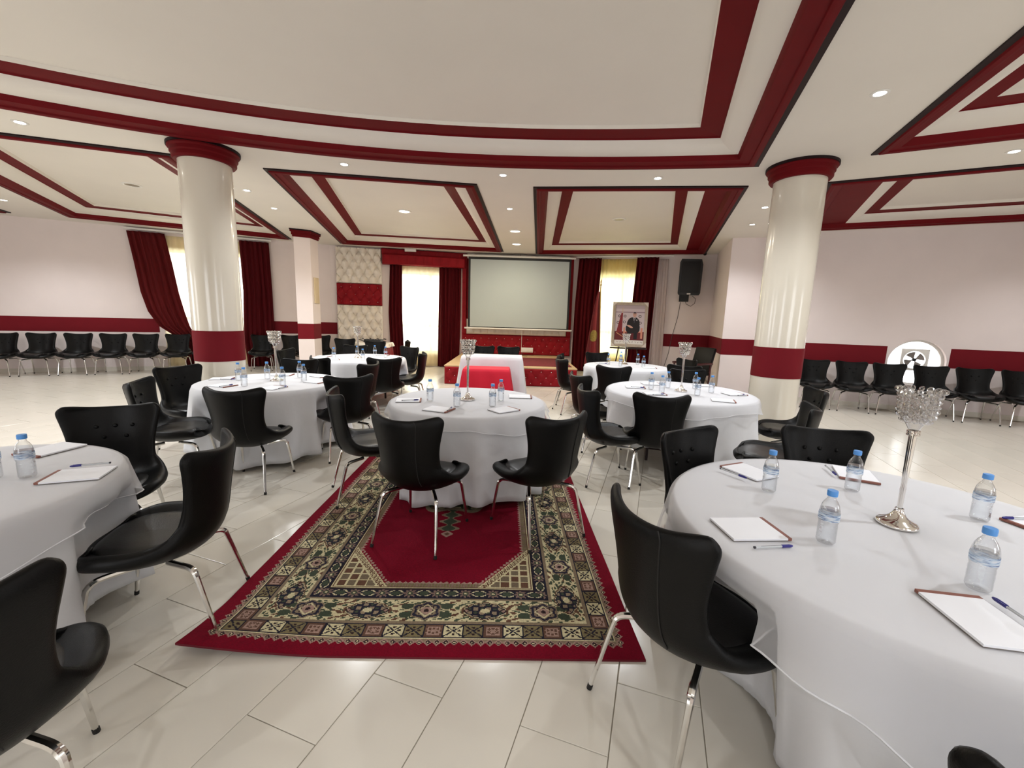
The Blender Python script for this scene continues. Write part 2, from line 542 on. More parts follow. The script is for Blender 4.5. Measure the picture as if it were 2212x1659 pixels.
# ------------------------------------------------------------------ floor: porcelain tiles laid in running bond
floor_o = MB().box(-13.4, -4.7, -.12, 10.8, 13.2, -.004).build('floor', M['grout'], smooth=False)
tag(floor_o, kind='structure')
TA = math.radians(90 - 19.0)
TX = Vector((math.cos(TA), math.sin(TA))); TYv = Vector((TX.y, -TX.x))    # along, across
TWd, TLn, GAP = .335, .668, .004
tile_me = MB().rbox(-(TLn-GAP)/2, -(TWd-GAP)/2, -.012, (TLn-GAP)/2, (TWd-GAP)/2, 0.0, .002).mesh('tile', M['tile'], smooth=False)
def room_has(x, y):
    inside = False
    pl = outer
    j = len(pl) - 1
    for i in range(len(pl)):
        if (pl[i][1] > y) != (pl[j][1] > y) and x < (pl[j][0]-pl[i][0]) * (y-pl[i][1]) / (pl[j][1]-pl[i][1]) + pl[i][0]:
            inside = not inside
        j = i
    return inside
P0 = Vector((-.99, 1.40)); P0 = P0 + TYv * (TWd / 2) + TX * (TLn / 2)
tl = []
for i in range(-60, 60):
    for j in range(-40, 40):
        c = P0 + TYv * (i * TWd) + TX * ((j + (.5 if i % 2 else 0)) * TLn)
        if room_has(c.x, c.y) and c.y > -4.3:
            # size in the picture ~ 1 / distance^2 when in view
            v = Vector((c.x, c.y, -1.55))
            d = v.dot(_fwd)
            seen = d > .25 and abs(v.dot(_r2)) < d * 1.28 and -v.dot(_u2) < d * 1.0
            tl.append((0 if seen else 1, v.length, c))
tl.sort(key=lambda t: (t[0], t[1]))
for k, (a, d, c) in enumerate(tl[:300]):
    obj_of('tile', tile_me, floor_o, (c.x, c.y, 0), (0, 0, TA))
rest = MB()
hx, hy = (TLn - GAP) / 2, (TWd - GAP) / 2
for a, d, c in tl[300:]:
    q = [c + TX * sx * hx + TYv * sy * hy for sx, sy in ((-1, 1), (1, 1), (1, -1), (-1, -1))]
    rest.add([(p.x, p.y, -.006) for p in q] + [(p.x, p.y, 0) for p in q], [(4,5,6,7),(0,1,5,4),(1,2,6,5),(2,3,7,6),(3,0,4,7)])
tag(rest.build('tiles_further_off', M['tile'], floor_o, smooth=False), kind='stuff')

# ------------------------------------------------------------------ columns and pillars
def round_column(x, y, r, label):
    e = empty('round_column', (x, y, 0)); tag(e, label, 'column', kind='structure')
    MB().lathe([(0, 0), (r, 0), (r, ST0), (r, CEIL - .02), (0, CEIL - .02)], 48).build('shaft', M['colpaint'], e)
    h0, h1 = ST0 - .02, ST1 + .02
    MB().lathe([(r - .01, h0), (r + .004, h0), (r + .004, h1), (r - .01, h1)], 48).build('painted_stripe', M['stripe'], e)
    c = CEIL
    MB().lathe([(r - .01, c - .17), (r + .035, c - .17), (r + .05, c - .15), (r + .05, c - .11), (r + .065, c - .095), (r + .065, c - .06),
                (r + .085, c - .045), (r + .085, c - .002), (r - .01, c - .002)], 48).build('capital', [M['trimred']], e, angle=30)
    MB().lathe([(r, c - .03), (r + .095, c - .03), (r + .095, c), (r, c)], 48).build('capital_edge', M['trimdark'], e, angle=30)
    return e
round_column(-3.70, 5.28, .268, 'glossy cream round column with maroon band near the tied curtain window')
round_column(3.33, 5.28, .272, 'glossy cream round column with maroon band near the round fan window wall')

def square_pillar(pts, label):
    cx = sum(p[0] for p in pts) / 4; cy = sum(p[1] for p in pts) / 4
    e = empty('square_pillar', (cx, cy, 0)); tag(e, label, 'pillar', kind='structure')
    P = [Vector((p[0] - cx, p[1] - cy)) for p in pts]
    def prism(k, z0, z1):
        q = [p * k for p in P]
        n = len(q)
        vs = [(p.x, p.y, z0) for p in q] + [(p.x, p.y, z1) for p in q]
        return MB().add(vs, [tuple(range(n))[::-1], tuple(range(n, 2*n))] + [(i, (i+1) % n, n+(i+1) % n, n+i) for i in range(n)])
    prism(1, 0, CEIL - .01).build('shaft', M['wall'], e, smooth=False)
    prism(1.012, ST0 - .03, ST1).build('painted_stripe', M['stripe'], e, smooth=False)
    for k, z0, z1, m in ((1.10, -.17, -.13, 'trimred'), (1.18, -.13, -.07, 'trimred'), (1.28, -.07, -.03, 'trimred'), (1.32, -.03, 0, 'trimdark')):
        prism(k, CEIL + z0, CEIL + z1).build('capital', M[m], e, smooth=False)
    return e
square_pillar([(-5.076, 9.92), (-4.775, 10.08), (-4.769, 10.45), (-5.07, 10.29)], 'square cream pillar with maroon band and moulded maroon top')

M['beigebox'] = mat('beige_cover', srgb(206, 186, 150), .5, var=.04)
_f = Vector((0.006, 0.370)).normalized()
o = MB().rbox(-.11, -.012, -.30, .11, .012, .30, .006).build('cover_plate', M['beigebox'])
o.location = (-4.772 + _f.y * .016, 10.265 - _f.x * .016, 2.05); o.rotation_euler = (0, 0, math.atan2(_f.y, _f.x))
tag(o, 'tall beige cover plate fixed to the side of the square pillar', 'cover plate')
# ------------------------------------------------------------------ windows
def window(idx, W_, box, mull, trans, pane_off=-.16):
    a0, z0, a1, z1 = box
    e = W_.empty('window_%d' % idx, a0, z0, pane_off)
    tag(e, kind='structure')
    w, h = a1 - a0, z1 - z0
    fr = .06
    mb = MB()
    mb.box(0, -.03, 0, fr, .03, h); mb.box(w - fr, -.03, 0, w, .03, h); mb.box(fr, -.03, 0, w - fr, .03, fr); mb.box(fr, -.03, h - fr, w - fr, .03, h)
    mb.build('window_frame', M['winframe'], e, smooth=False)
    for x in mull:
        MB().box(x - .04, -.025, fr, x + .04, .025, h - fr).build('mullion', M['winframe'], e, smooth=False)
    xs = [fr] + list(mull) + [w - fr]
    for t in trans:
        for a, b in zip(xs[:-1], xs[1:]):
            MB().box(a, -.02, t - .035, b, .02, t + .035).build('transom', M['winframe'], e, smooth=False)
    zs = [fr] + list(trans) + [h - fr]
    for a, b in zip(xs[:-1], xs[1:]):
        for c, d in zip(zs[:-1], zs[1:]):
            MB().box(a, -.004, c, b, .004, d).build('pane', M['glass'], e, smooth=False)
    return e
window(1, WL, WIN_L, [.98], [.55])
window(2, S1, WIN_1, [.28, 1.16], [.80])
window(3, S3, WIN_2, [.82], [.70])

# round opening with an extractor fan
e = SR.empty('window_4', FAN_C[0], FAN_C[1], -.14); tag(e, kind='structure')
M['fanglow'] = mat('frosted_glass', (.95, .95, .92, 1), .35, Transmission_Weight=.0)
M['frost'] = mat_sheer('frosted_pane', (1, 1, .97, 1), .35, .95)
mb = MB().lathe([(FAN_R - .035, -.05), (FAN_R + .03, -.05), (FAN_R + .03, .0), (FAN_R - .035, .0)], 48)
mb.v = [(x, z, y) for x, y, z in mb.v]
mb.build('round_frame', M['whiteplastic'], e)
def sq_loop(h, n=48, cz=.05):
    out = []
    for k in range(n):
        a = 2 * PI * k / n; c, s_ = math.cos(a), math.sin(a); f = h / max(abs(c), abs(s_)); out.append((c * f, cz + s_ * f))
    return out
def rnd_loop(r, n=48, cz=.05): return [(r * math.cos(2*PI*k/n), cz + r * math.sin(2*PI*k/n)) for k in range(n)]
N = 48
ring_o = rnd_loop(FAN_R - .03, cz=0)
sqo = sq_loop(.205)
MB().add([(x, -.02, z) for x, z in ring_o] + [(x, -.02, z) for x, z in sqo], [(i, (i+1) % N, N + (i+1) % N, N + i) for i in range(N)]).build('frosted_pane', M['frost'], e, smooth=False)
mb = MB()
fo = rnd_loop(.165)
vs = [(x, -.05, z) for x, z in sqo] + [(x, -.05, z) for x, z in fo] + [(x, -.01, z) for x, z in fo] + [(x, -.01, z) for x, z in sqo]
mb.add(vs, [(a_*N + i, a_*N + (i+1) % N, ((a_+1) % 4)*N + (i+1) % N, ((a_+1) % 4)*N + i) for a_ in range(4) for i in range(N)])
fr_ = mb.build('fan_housing', M['whiteplastic'], e, smooth=False)
for k in range(4):
    mb = MB(); a0 = k * PI / 2 + .5
    rows = []
    for r_ in (.02, .06, .11, .15):
        row = []
        for j in range(6):
            a = a0 + (j / 5 - .5) * (.5 + 4.2 * r_ if r_ < .12 else 1.0)
            row.append((r_ * math.cos(a), -.03 + .03 * (j / 5 - .5), .05 + r_ * math.sin(a)))
        rows.append(row)
    mb.grid(rows)
    mb.build('fan_blade', M['padback'], fr_)
mb = MB().lathe([(0, -.03), (.03, -.03), (.03, .01), (0, .01)], 16); mb.v = [(x, z - .02, y + .05) for x, y, z in mb.v]
mb.build('fan_hub', M['black'], fr_)

# ------------------------------------------------------------------ curtains
def drape(W_, name, m, pts, folds, amp, d0, label, cat='curtain', group=None, nz=28, seed=0):
    """pts: list of (z, a_left, a_right) top to bottom, interpolated"""
    rnd = random.Random(seed)
    ph = rnd.random() * 6
    zs = [p[0] for p in pts][::-1]
    L = [p[1] for p in pts][::-1]; R = [p[2] for p in pts][::-1]
    nx = folds * 8
    e = W_.empty(name, L[-1], zs[0], d0)
    a_off = L[-1]
    rows = []
    for j in range(nz + 1):
        z = zs[0] + (zs[-1] - zs[0]) * j / nz
        l = float(np.interp(z, zs, L)); r = float(np.interp(z, zs, R))
        row = []
        for i in range(nx + 1):
            u = i / nx
            w = math.sin(u * folds * 2 * PI + ph + .5 * math.sin(3 * u + ph)) + .35 * math.sin(u * folds * 4.3 + z * 1.1 + ph)
            row.append((l - a_off + (r - l) * u, -amp * w * (.7 + .3 * math.sin(z * 1.3 + i)), z - zs[0]))
        rows.append(row)
    mb = MB().grid(rows)
    me = mb.mesh(name, m)
    bpy.data.objects.remove(e, do_unlink=True)
    o = bpy.data.objects.new(name, me); COL.objects.link(o)
    o.matrix_world = W_.mat4(a_off, zs[0], d0)
    md = o.modifiers.new('thickness', 'SOLIDIFY'); md.thickness = .006
    tag(o, label, cat, group)
    return o
drape(WL, 'curtain', M['curtain_l'], [(3.30, 4.47, 5.18), (2.6, 4.55, 5.28), (1.9, 4.62, 5.36), (1.45, 4.72, 5.44), (1.1, 4.90, 5.52), (.85, 5.20, 5.62), (.70, 5.44, 5.66), (.5, 5.46, 5.60), (.05, 5.35, 5.70)],
      6, .03, .10, 'maroon curtain swept aside and gathered low at the left window', seed=1)
drape(WL, 'curtain', M['curtain'], [(3.30, 6.70, 7.36), (2.0, 6.72, 7.38), (.8, 6.66, 7.38), (.05, 6.72, 7.36)], 6, .03, .10, 'dark red curtain hanging straight at the left window by the pillar', seed=2)
drape(WL, 'sheer_curtain', M['sheer'], [(3.26, 5.0, 6.9), (.10, 5.0, 6.9)], 14, .014, .04, 'cream voile curtain across the left wall window', seed=3)
drape(S1, 'curtain', M['curtain'], [(2.945, 1.62, 1.96), (1.6, 1.57, 1.95), (.02, 1.62, 2.0)], 4, .04, .15, 'narrow dark red curtain beside the tufted wall panel', seed=4)
drape(S1, 'curtain', M['curtain'], [(2.945, 3.02, 3.66), (1.6, 3.00, 3.66), (.02, 2.98, 3.62)], 6, .045, .15, 'wide dark red curtain between the bright window and the projection screen', seed=5)
drape(S1, 'sheer_curtain', M['sheer'], [(2.945, 1.66, 3.5), (.03, 1.66, 3.5)], 12, .02, .07, 'cream voile curtain under the red tufted pelmet', seed=6)
drape(S3, 'curtain', M['curtain'], [(3.32, .18, .84), (2.0, .12, .80), (.02, .10, .78)], 6, .05, .17, 'dark red curtain behind the flag', seed=7)
drape(S3, 'curtain', M['curtain'], [(3.32, 1.82, 2.40), (2.0, 1.76, 2.36), (.02, 1.72, 2.32)], 5, .05, .17, 'dark red curtain behind the framed portrait', seed=8)
drape(S3, 'sheer_curtain', M['sheer_y'], [(3.30, .75, 1.9), (.25, .75, 1.9)], 11, .02, .08, 'pale yellow voile curtain behind the portrait', seed=9)
drape(S3, 'sheer_curtain', M['sheer_grey'], [(3.28, 2.38, 2.66), (.10, 2.34, 2.70)], 4, .02, .10, 'greyish voile curtain edge beside the loudspeaker wall', seed=10)
# curtain rails
def rail(W_, a0, a1, z, d, label):
    e = W_.empty('curtain_rail', a0, z, d)
    MB().rbox(0, -.04, -.02, a1 - a0, .04, .02, .006).build('track', M['whiteplastic'], e)
    for x in (.1, (a1 - a0) / 2, a1 - a0 - .1):
        MB().box(x - .015, .0, -.015, x + .015, d - .002, .03).build('bracket', M['whiteplastic'], e, smooth=False)
    tag(e, label, 'curtain rail')
rail(WL, 4.42, 7.42, 3.35, .10, 'white curtain track above the left wall window')
rail(S3, .10, 2.78, 3.36, .13, 'white curtain track above the portrait window')

# ------------------------------------------------------------------ tufted upholstery
def tufted(W_, name, m, a0, z0, a1, z1, d, label, nx, rows, puff=.035, buttons='crystal', parent=None, mats=None, base=None, local=None):
    """padded panel: raised cushions dipping to staggered buttons"""
    w, h = a1 - a0, z1 - z0
    e = local
    pts = []
    for r in range(rows):
        k = nx if r % 2 == 0 else nx - 1
        for i in range(k):
            x = (i + (.5 if r % 2 == 0 else 1.0)) * w / nx
            z = (r + .5) * h / rows
            pts.append((x, z))
    gx = max(16, int(w / .017)); gz = max(6, int(h / .017))
    X = np.linspace(0, w, gx + 1); Z = np.linspace(0, h, gz + 1)
    XX, ZZ = np.meshgrid(X, Z, indexing='ij')
    D = np.full(XX.shape, 9.0)
    px = w / nx
    for x, z in pts:
        D = np.minimum(D, np.hypot(XX - x, (ZZ - z)))
    Y = puff * (.75 * (1 - np.exp(-(D / (px * .16)) ** 1.0)) + .25 * (1 - np.exp(-(D / (px * .45)) ** 2)))
    # diagonal creases between buttons
    if rows > 1:
        pz = h / rows
        c1 = np.abs(((XX / px - .5 + (ZZ / pz - .5) * .5) + .5) % 1.0 - .5)
        c2 = np.abs(((XX / px - .5 - (ZZ / pz - .5) * .5) + .5) % 1.0 - .5)
        cr = np.minimum(c1, c2)
        Y *= .50 + .50 * np.clip(cr / .05, 0, 1) ** .7
    else:
        c = np.abs((XX / px) % 1.0 - .5) * 2
        cr = 1 - c
        Y = puff * (.55 + .45 * np.clip(np.minimum((XX / px) % 1.0, 1 - (XX / px) % 1.0) / .14, 0, 1))
    ed = np.minimum(np.minimum(XX, w - XX), np.minimum(ZZ, h - ZZ))
    Y *= np.clip(ed / .02, 0, 1) ** .5
    mb = MB()
    mb.grid([[(XX[i, j], -Y[i, j] - .012, ZZ[i, j]) for j in range(gz + 1)] for i in range(gx + 1)])
    mb.box(0, -.012, 0, w, .02, h)
    if local is None:
        e = mb.build(name, m, wall_stage_left, angle=70)
        e.matrix_world = W_.mat4(a0, z0, d)
        e['label'] = label
    else:
        mb.build('upholstery', m, e, angle=70)
    if buttons:
        bm_ = MB().lathe([(0, -.008), (.008, -.006), (.011, 0), (.008, .006), (0, .008)], 8)
        bm_.v = [(x, z, y) for x, y, z in bm_.v]
        me = bm_.mesh('button', M[buttons] if isinstance(buttons, str) else buttons)
        for x, z in pts:
            obj_of('button', me, e, (x, -.018, z))
    return e
tufted(S1, 'tufted_panel', M['whitevinyl'], .16, 2.38, 1.39, 3.37, .03, 'cream tufted wall panel above the red tufted panel', 5, 5, .12, M['whitevinyl'])
tufted(S1, 'tufted_panel', M['redvelvet'], .16, 1.775, 1.39, 2.38, .035, 'red tufted wall panel with crystal buttons between two cream panels', 5, 3, .085)
tufted(S1, 'tufted_panel', M['whitevinyl'], .16, .70, 1.39, 1.775, .03, 'cream tufted wall panel below the red tufted panel', 5, 5, .12, M['whitevinyl'])
tufted(S1, 'tufted_panel', M['redvelvet'], .16, .0, 1.39, .70, .03, 'red tufted wall panel at floor level behind the equipment table', 5, 3, .08)
# pelmet over the first window: boxed out from the wall
e = S1.empty('tufted_pelmet', 1.42, 2.95, .26); tag(e, 'red tufted pelmet with crystal buttons over the stage window', 'pelmet')
tufted(None, '', M['redvelvet'], 0, 0, 2.34, .27, 0, None, 10, 1, .03, local=e)
MB().box(0, 0.02, .0, 2.34, .255, .27).build('box', M['redvelvet'], e, smooth=False)
e = S1.empty('tufted_pelmet', 1.40, 3.23, .14); tag(e, 'dark red tufted strip under the ceiling above the pelmet', 'pelmet')
tufted(None, '', M['redvelvet'], 0, 0, 2.4, .15, 0, None, 11, 1, .02, local=e)
MB().box(0, .02, 0, 2.4, .135, .15).build('box', M['redvelvet'], e, smooth=False)
# wall panel behind the screen
e = S2.empty('tufted_screen_wall', .12, .43, .06); tag(e, 'big red tufted wall panel with cream band behind the projection screen', 'wall panel')
tufted(None, '', M['redvelvet'], 0, 0, 3.32, .57, 0, None, 14, 3, .035, local=e)
MB().box(0, .02, 0, 3.32, .055, 2.95).build('backing', M['redvelvet'], e, smooth=False)
for x0, x1, z0, z1, m, nxx, rw in ((.14, 3.18, .60, 1.05, 'whitevinyl', 14, 1), (0, .14, .57, 2.95, 'redvelvet', 1, 9), (3.18, 3.32, .57, 2.95, 'redvelvet', 1, 9), (.14, 3.18, 2.82, 2.96, 'whitevinyl', 14, 1)):
    w_, h_ = x1 - x0, z1 - z0
    k = 9 if nxx == 1 else nxx
    gx = 10 if nxx == 1 else 112
    gz = 60 if nxx == 1 else 14
    mb = MB(); rows_ = []
    for i in range(gx + 1):
        row = []
        for j in range(gz + 1):
            u = (i / gx * nxx) % 1.0 if nxx > 1 else (j / gz * k) % 1.0
            c = min(u, 1 - u)
            edge = min(i, gx - i, j, gz - j)
            row.append((w_ * i / gx, -.012 - .04 * min(1, .35 + c / .16) * (0 if edge == 0 else 1), h_ * j / gz))
        rows_.append(row)
    mb.grid(rows_)
    o = mb.build('upholstery', M[m], e, angle=70); o.location = (x0, 0, z0)

# ------------------------------------------------------------------ stage
SX0, SX1, SY0, SY1, SZ = -1.56, 1.48, 9.56, 12.85, .43
e = empty('stage_platform', (SX0, SY0, 0)); tag(e, 'low stage with red tufted front and pale wooden top', 'stage')
sw = SX1 - SX0; sd = SY1 - SY0
MB().box(.02, .02, 0, sw - .02, sd, SZ - .03).build('body', M['redvelvet'], e, smooth=False)
nb = 8
for k in range(nb):
    MB().rbox(-.01 + (sw + .02) * k / nb + .001, -.015, SZ - .03, -.01 + (sw + .02) * (k + 1) / nb - .001, sd, SZ, .004).build('deck_board', M['wood'], e, smooth=False)
tufted(None, '', M['redvelvet'], 0, 0, sw, SZ - .03, 0, None, 13, 3, .04, local=e)
M['stagerug'] = mat('dark_red_stage_carpet', srgb(104, 22, 30), .9, var=.25, vscale=14, bump=.2, bscale=200)
o = MB().rbox(-.55, -1.05, 0, .95, .95, .012, .004).build('stage_rug', M['stagerug']); o.location = (.45, 10.9, SZ + .001)
tag(o, 'dark red carpet lying on the stage', 'rug')
e = empty('socket_block', (.42, 12.62, SZ)); tag(e, 'white block of three wall sockets low on the red tufted panel', 'socket')
MB().rbox(-.18, -.03, .10, .18, .03, .24, .01).build('box', M['whiteplastic'], e)
for k in (-.11, 0, .11): MB().rbox(k - .04, -.045, .13, k + .04, -.028, .21, .006).build('socket_plate', M['whiteplastic'], e)
MB().tube([(-.14, 0, .1), (-.16, -.06, .03), (-.1, -.2, .012), (0, -.3, .008)], .006).build('cable', M['cable'], e)

# ------------------------------------------------------------------ projection screen
e = empty('projection_screen', (.13, 12.62, 0)); tag(e, 'white projection screen with black borders hung in front of the red panel', 'projection screen')
MB().tube([(-1.66, 0, 3.30), (1.62, 0, 3.30)], .03, 12).build('roller_case', M['whiteplastic'], e)
MB().box(-1.50, -.004, 1.24, 1.50, .004, 3.28).build('border', M['black'], e, smooth=False)
MB().box(-1.44, -.007, 1.26, 1.44, -.003, 3.20).build('fabric', M['screen'], e, smooth=False)
MB().tube([(-1.60, 0, 1.21), (1.60, 0, 1.21)], .026, 12).build('bottom_bar', M['whiteplastic'], e)
for x in (-.6, 0, .6):
    MB().tube([(x, 0, 3.32), (0, .02, CEIL)], .006, 6).build('hanger', M['cable'], e)
MB().tube([(.12, .0, 1.19), (.12, .01, .60)], .005, 6).build('pull_cord', M['whiteplastic'], e)

# ------------------------------------------------------------------ loudspeaker on the wall
e = S3.empty('loudspeaker', 3.22, 2.28, .30); tag(e, 'black loudspeaker on a bracket high on the wall beside the curtains', 'speaker')
mb = MB()
prof = [(-.27, .0), (.25, -.02), (.30, .2), (.30, .75), (.27, .93), (-.25, .96), (-.29, .8), (-.29, .1)]
prof = [(-.25, 0), (.25, 0), (.28, .06), (.29, .80), (.25, .93), (-.24, .95), (-.28, .86), (-.28, .05)]
n_ = len(prof)
mb.add([(x * 1.0, -.2, z) for x, z in prof] + [(x * .72, .16, .03 + z * .94) for x, z in prof], [tuple(range(n_)), tuple(range(n_, 2*n_))[::-1]] + [(i, (i+1) % n_, n_+(i+1) % n_, n_+i) for i in range(n_)])
mb.build('cabinet', M['blackplastic'], e, smooth=False)
MB().rbox(-.22, -.215, .07, .23, -.198, .88, .02).build('grille', M['black'], e)
MB().box(-.05, -.22, .02, .04, -.2, .05).build('badge', M['chrome'], e, smooth=False)
MB().box(-.22, -.05, -.16, .02, .1, .01).build('bracket', M['black'], e, smooth=False)
MB().box(-.20, .05, -.10, .0, .30, -.04).build('bracket_arm', M['black'], e, smooth=False)
MB().tube([(.1, .0, .0), (.2, .02, -.08), (.19, .05, -.2), (.1, .1, -.28), (-.02, .12, -.22), (-.06, .1, -.12)], .008, 6).build('cable_loop', M['cable'], e)
MB().tube([(-.16, .29, -.16), (-.2, .29, -.6), (-.3, .29, -1.1), (-.36, .29, -1.6), (-.45, .285, -2.0)], .007, 6).build('cable', M['cable'], e)

# small camera and air vent
o = MB().lathe([(0, -.06), (.03, -.05), (.045, -.02), (.045, .0), (0, .0)], 16).build('ceiling_camera', M['black']); o.location = (5.05, 11.62, CEIL - .002)
tag(o, 'tiny black dome camera at the ceiling corner', 'camera')
o = MB().rbox(-.16, -.03, -.08, .16, .03, .0, .008).build('emergency_light', M['whiteplastic']); o.location = (-3.0, 12.35, CEIL - .004)
tag(o, 'small white box fixed to the ceiling above the pelmet', 'emergency light')

# ------------------------------------------------------------------ flag on a pole
e = empty('flag', (2.26, 11.45, 0)); tag(e, 'red flag with gold fringe and gold crest drooping from its pole', 'flag')
MB().lathe([(0, 0), (.16, 0), (.16, .03), (.05, .05), (.03, .12), (0, .12)], 20).build('base', M['gold'], e)
MB().tube([(0, 0, .05), (.03, 0, 2.45)], .014, 8).build('pole', M['gold'], e)
mb = MB().lathe([(0, 2.44), (.028, 2.47), (.012, 2.52), (.02, 2.56), (0, 2.66)], 10); mb.v = [(x + .03, y, z) for x, y, z in mb.v]
mb.build('finial', M['gold'], e)
M['flagred'] = mat('flag_red_satin', srgb(120, 5, 14), .55, var=.1, vscale=8, stretch=(5, 5, .6), Sheen_Weight=.3)
M['crest'] = mat('gold_crest_thread', srgb(150, 128, 60), .55, var=.25, vscale=30)
def flag_pt(u, v):
    z = 2.30 - 1.95 * v
    wdt = .06 + .30 * v ** .8
    x = .02 - wdt * .95 * u + .10 * v * (1 - u)
    y = -.05 + .045 * math.sin(u * 9 + v * 2) * (.4 + v)
    return (x, y, z)
mb = MB().grid([[flag_pt(i / 24, j / 30) for j in range(31)] for i in range(25)])
cl = mb.build('cloth', M['flagred'], e); md = cl.modifiers.new('t', 'SOLIDIFY'); md.thickness = .006
MB().tube([Vector(flag_pt(0, j / 20)) + Vector((.0, -.012, 0)) for j in range(21)], .012, 6).build('gold_fringe', M['gold'], e)
MB().tube([Vector(flag_pt(i / 12, 1)) + Vector((0, -.01, 0)) for i in range(13)], .012, 6).build('gold_fringe', M['gold'], e)
mb = MB()
rows_ = []
for i in range(9):
    row = []
    for j in range(9):
        u, v = .28 + .6 * i / 8, .52 + .16 * j / 8
        du, dv = (i - 4) / 4, (j - 4) / 4
        k = max(1, math.hypot(du, dv))
        p = Vector(flag_pt(.58 + .3 * du / k, .60 + .08 * dv / k)) + Vector((0, -.014, 0))
        row.append(p)
    rows_.append(row)
mb.grid(rows_).build('crest', M['crest'], e)

# ------------------------------------------------------------------ framed portrait on an easel
def painted(name, nx, nz, w, h, fn, parent, m):
    """flat print: one quad per cell with its own colour attribute"""
    me = bpy.data.meshes.new(name)
    xs = np.linspace(0, w, nx + 1); zs = np.linspace(0, h, nz + 1)
    V = np.array([(x, 0, z) for z in zs for x in xs])
    F = [(j*(nx+1)+i, j*(nx+1)+i+1, (j+1)*(nx+1)+i+1, (j+1)*(nx+1)+i) for j in range(nz) for i in range(nx)]
    me.from_pydata(V.tolist(), [], F)
    at = me.color_attributes.new('print', 'FLOAT_COLOR', 'CORNER')
    cx = np.array([((i + .5) / nx, (j + .5) / nz) for j in range(nz) for i in range(nx)])
    c = np.array([srgb(*fn(u, v)) for u, v in cx])
    at.data.foreach_set('color', np.repeat(c, 4, axis=0).astype(np.float32).ravel())
    me.materials.append(m)
    return link(bpy.data.objects.new(name, me), parent)
def mat_attr(name, attr, rough=.6, bump=0, bscale=300, sheen=0):
    m = bpy.data.materials.new(name); m.use_nodes = True
    nt = m.node_tree; b = nt.nodes['Principled BSDF']
    a = nt.nodes.new('ShaderNodeAttribute'); a.attribute_name = attr
    nt.links.new(a.outputs['Color'], b.inputs['Base Color'])
    b.inputs['Roughness'].default_value = rough
    b.inputs['Specular IOR Level'].default_value = .12 if rough > .9 else .4
    if bump:
        tc = nt.nodes.new('ShaderNodeTexCoord'); n2 = nt.nodes.new('ShaderNodeTexNoise'); n2.inputs['Scale'].default_value = bscale
        nt.links.new(tc.outputs['Object'], n2.inputs['Vector'])
        bp = nt.nodes.new('ShaderNodeBump'); bp.inputs['Strength'].default_value = bump; bp.inputs['Distance'].default_value = .01
        nt.links.new(n2.outputs['Fac'], bp.inputs['Height']); nt.links.new(bp.outputs['Normal'], b.inputs['Normal'])
    return m
M['print'] = mat_attr('photo_print', 'print', .35)
def portrait(u, v):
    if v < .10:                                   # white caption strip with a line of small script
        if .035 < v < .075 and .02 < u < .98 and math.sin(u * 140) + math.sin(u * 61 + 1) > .3 and abs(v - .055 - .012 * math.sin(u * 90)) < .012: return (150, 140, 140)
        return (222, 218, 214)
    x = u; y = (v - .10) / .90
    c = (176, 160, 166) if y > .9 else (196, 182, 188) if y > .25 else (98, 30, 36)
    if y > .25 and y < .84 and abs(y - .80) < .012: c = (150, 128, 140)
    for cx, cy in ((.14, .69), (.33, .69), (.84, .69), (.10, .50), (.32, .52), (.86, .5)):
        d = math.hypot((x - cx), (y - cy) * 1.3)
        if .022 < d < .05: c = (96, 84, 92)
        elif d <= .022: c = (222, 210, 212)
    # flag on a stand
    if .06 + .10 * max(0, (y - .2) * 1.1) < x < .26 and .22 < y < .78 and x > .20 - (.78 - y) * .26: c = (126, 34, 40)
    if abs(x - .245) < .012 and .78 <= y < .93: c = (196, 170, 140)
    if .05 < x < .32 and abs(y - (.22 - (x - .05) * .5)) < .012: c = (190, 132, 96)
    # gilt armchair
    if (abs(x - .33) < .03 or abs(x - .92) < .035) and .06 < y < .36: c = (206, 140, 118)
    if .33 < x < .92 and abs(y - .24) < .02: c = (206, 140, 118)
    # seated man in a dark suit
    if ((x - .63) / .22) ** 2 + ((y - .47) / .20) ** 2 < 1 and y < .66: c = (28, 24, 28)
    if .38 < x < .86 and .20 < y < .42 and ((x - .62) / .25) ** 2 + ((y - .34) / .17) ** 2 < 1: c = (28, 24, 28)
    if .44 < x < .56 and .04 < y < .24 or .66 < x < .78 and .04 < y < .22: c = (26, 22, 26)
    if abs(x - .655) < .035 * (y - .50) / .15 and .50 < y < .66: c = (206, 200, 204)
    if abs(x - .655) < .012 and .50 < y < .65: c = (70, 66, 80)
    if math.hypot(x - .74, y - .58) < .016: c = (220, 214, 216)
    if ((x - .52) / .10) ** 2 + ((y - .40 + (x - .5) * .3) / .030) ** 2 < 1: c = (206, 160, 144)
    if ((x - .66) / .062) ** 2 + ((y - .735) / .075) ** 2 < 1: c = (196, 150, 134) if y < .765 else (52, 44, 44)
    if ((x - .64) / .008) ** 2 + ((y - .742) / .008) ** 2 < 1 or ((x - .685) / .008) ** 2 + ((y - .742) / .008) ** 2 < 1: c = (60, 44, 42)
    return c
ph = empty('framed_portrait', (2.98, 10.9, .885), math.radians(-14))
tag(ph, 'framed photograph of a seated man in a dark suit on an easel', 'picture')
ph.rotation_euler = (math.radians(-7), 0, math.radians(-12))
pw, phh = .88, 1.15
fw = .075
M['frame'] = mat('champagne_frame', srgb(176, 162, 146), .4, .25, var=.08, vscale=20)
M['corner'] = mat('cardboard_corner', srgb(206, 196, 186), .7, var=.05)
for a in ((-pw/2, 0, -pw/2 + fw, phh), (pw/2 - fw, 0, pw/2, phh)):
    MB().rbox(a[0], -.03, a[1], a[2], .02, a[3], .012).build('frame_side', M['frame'], ph)
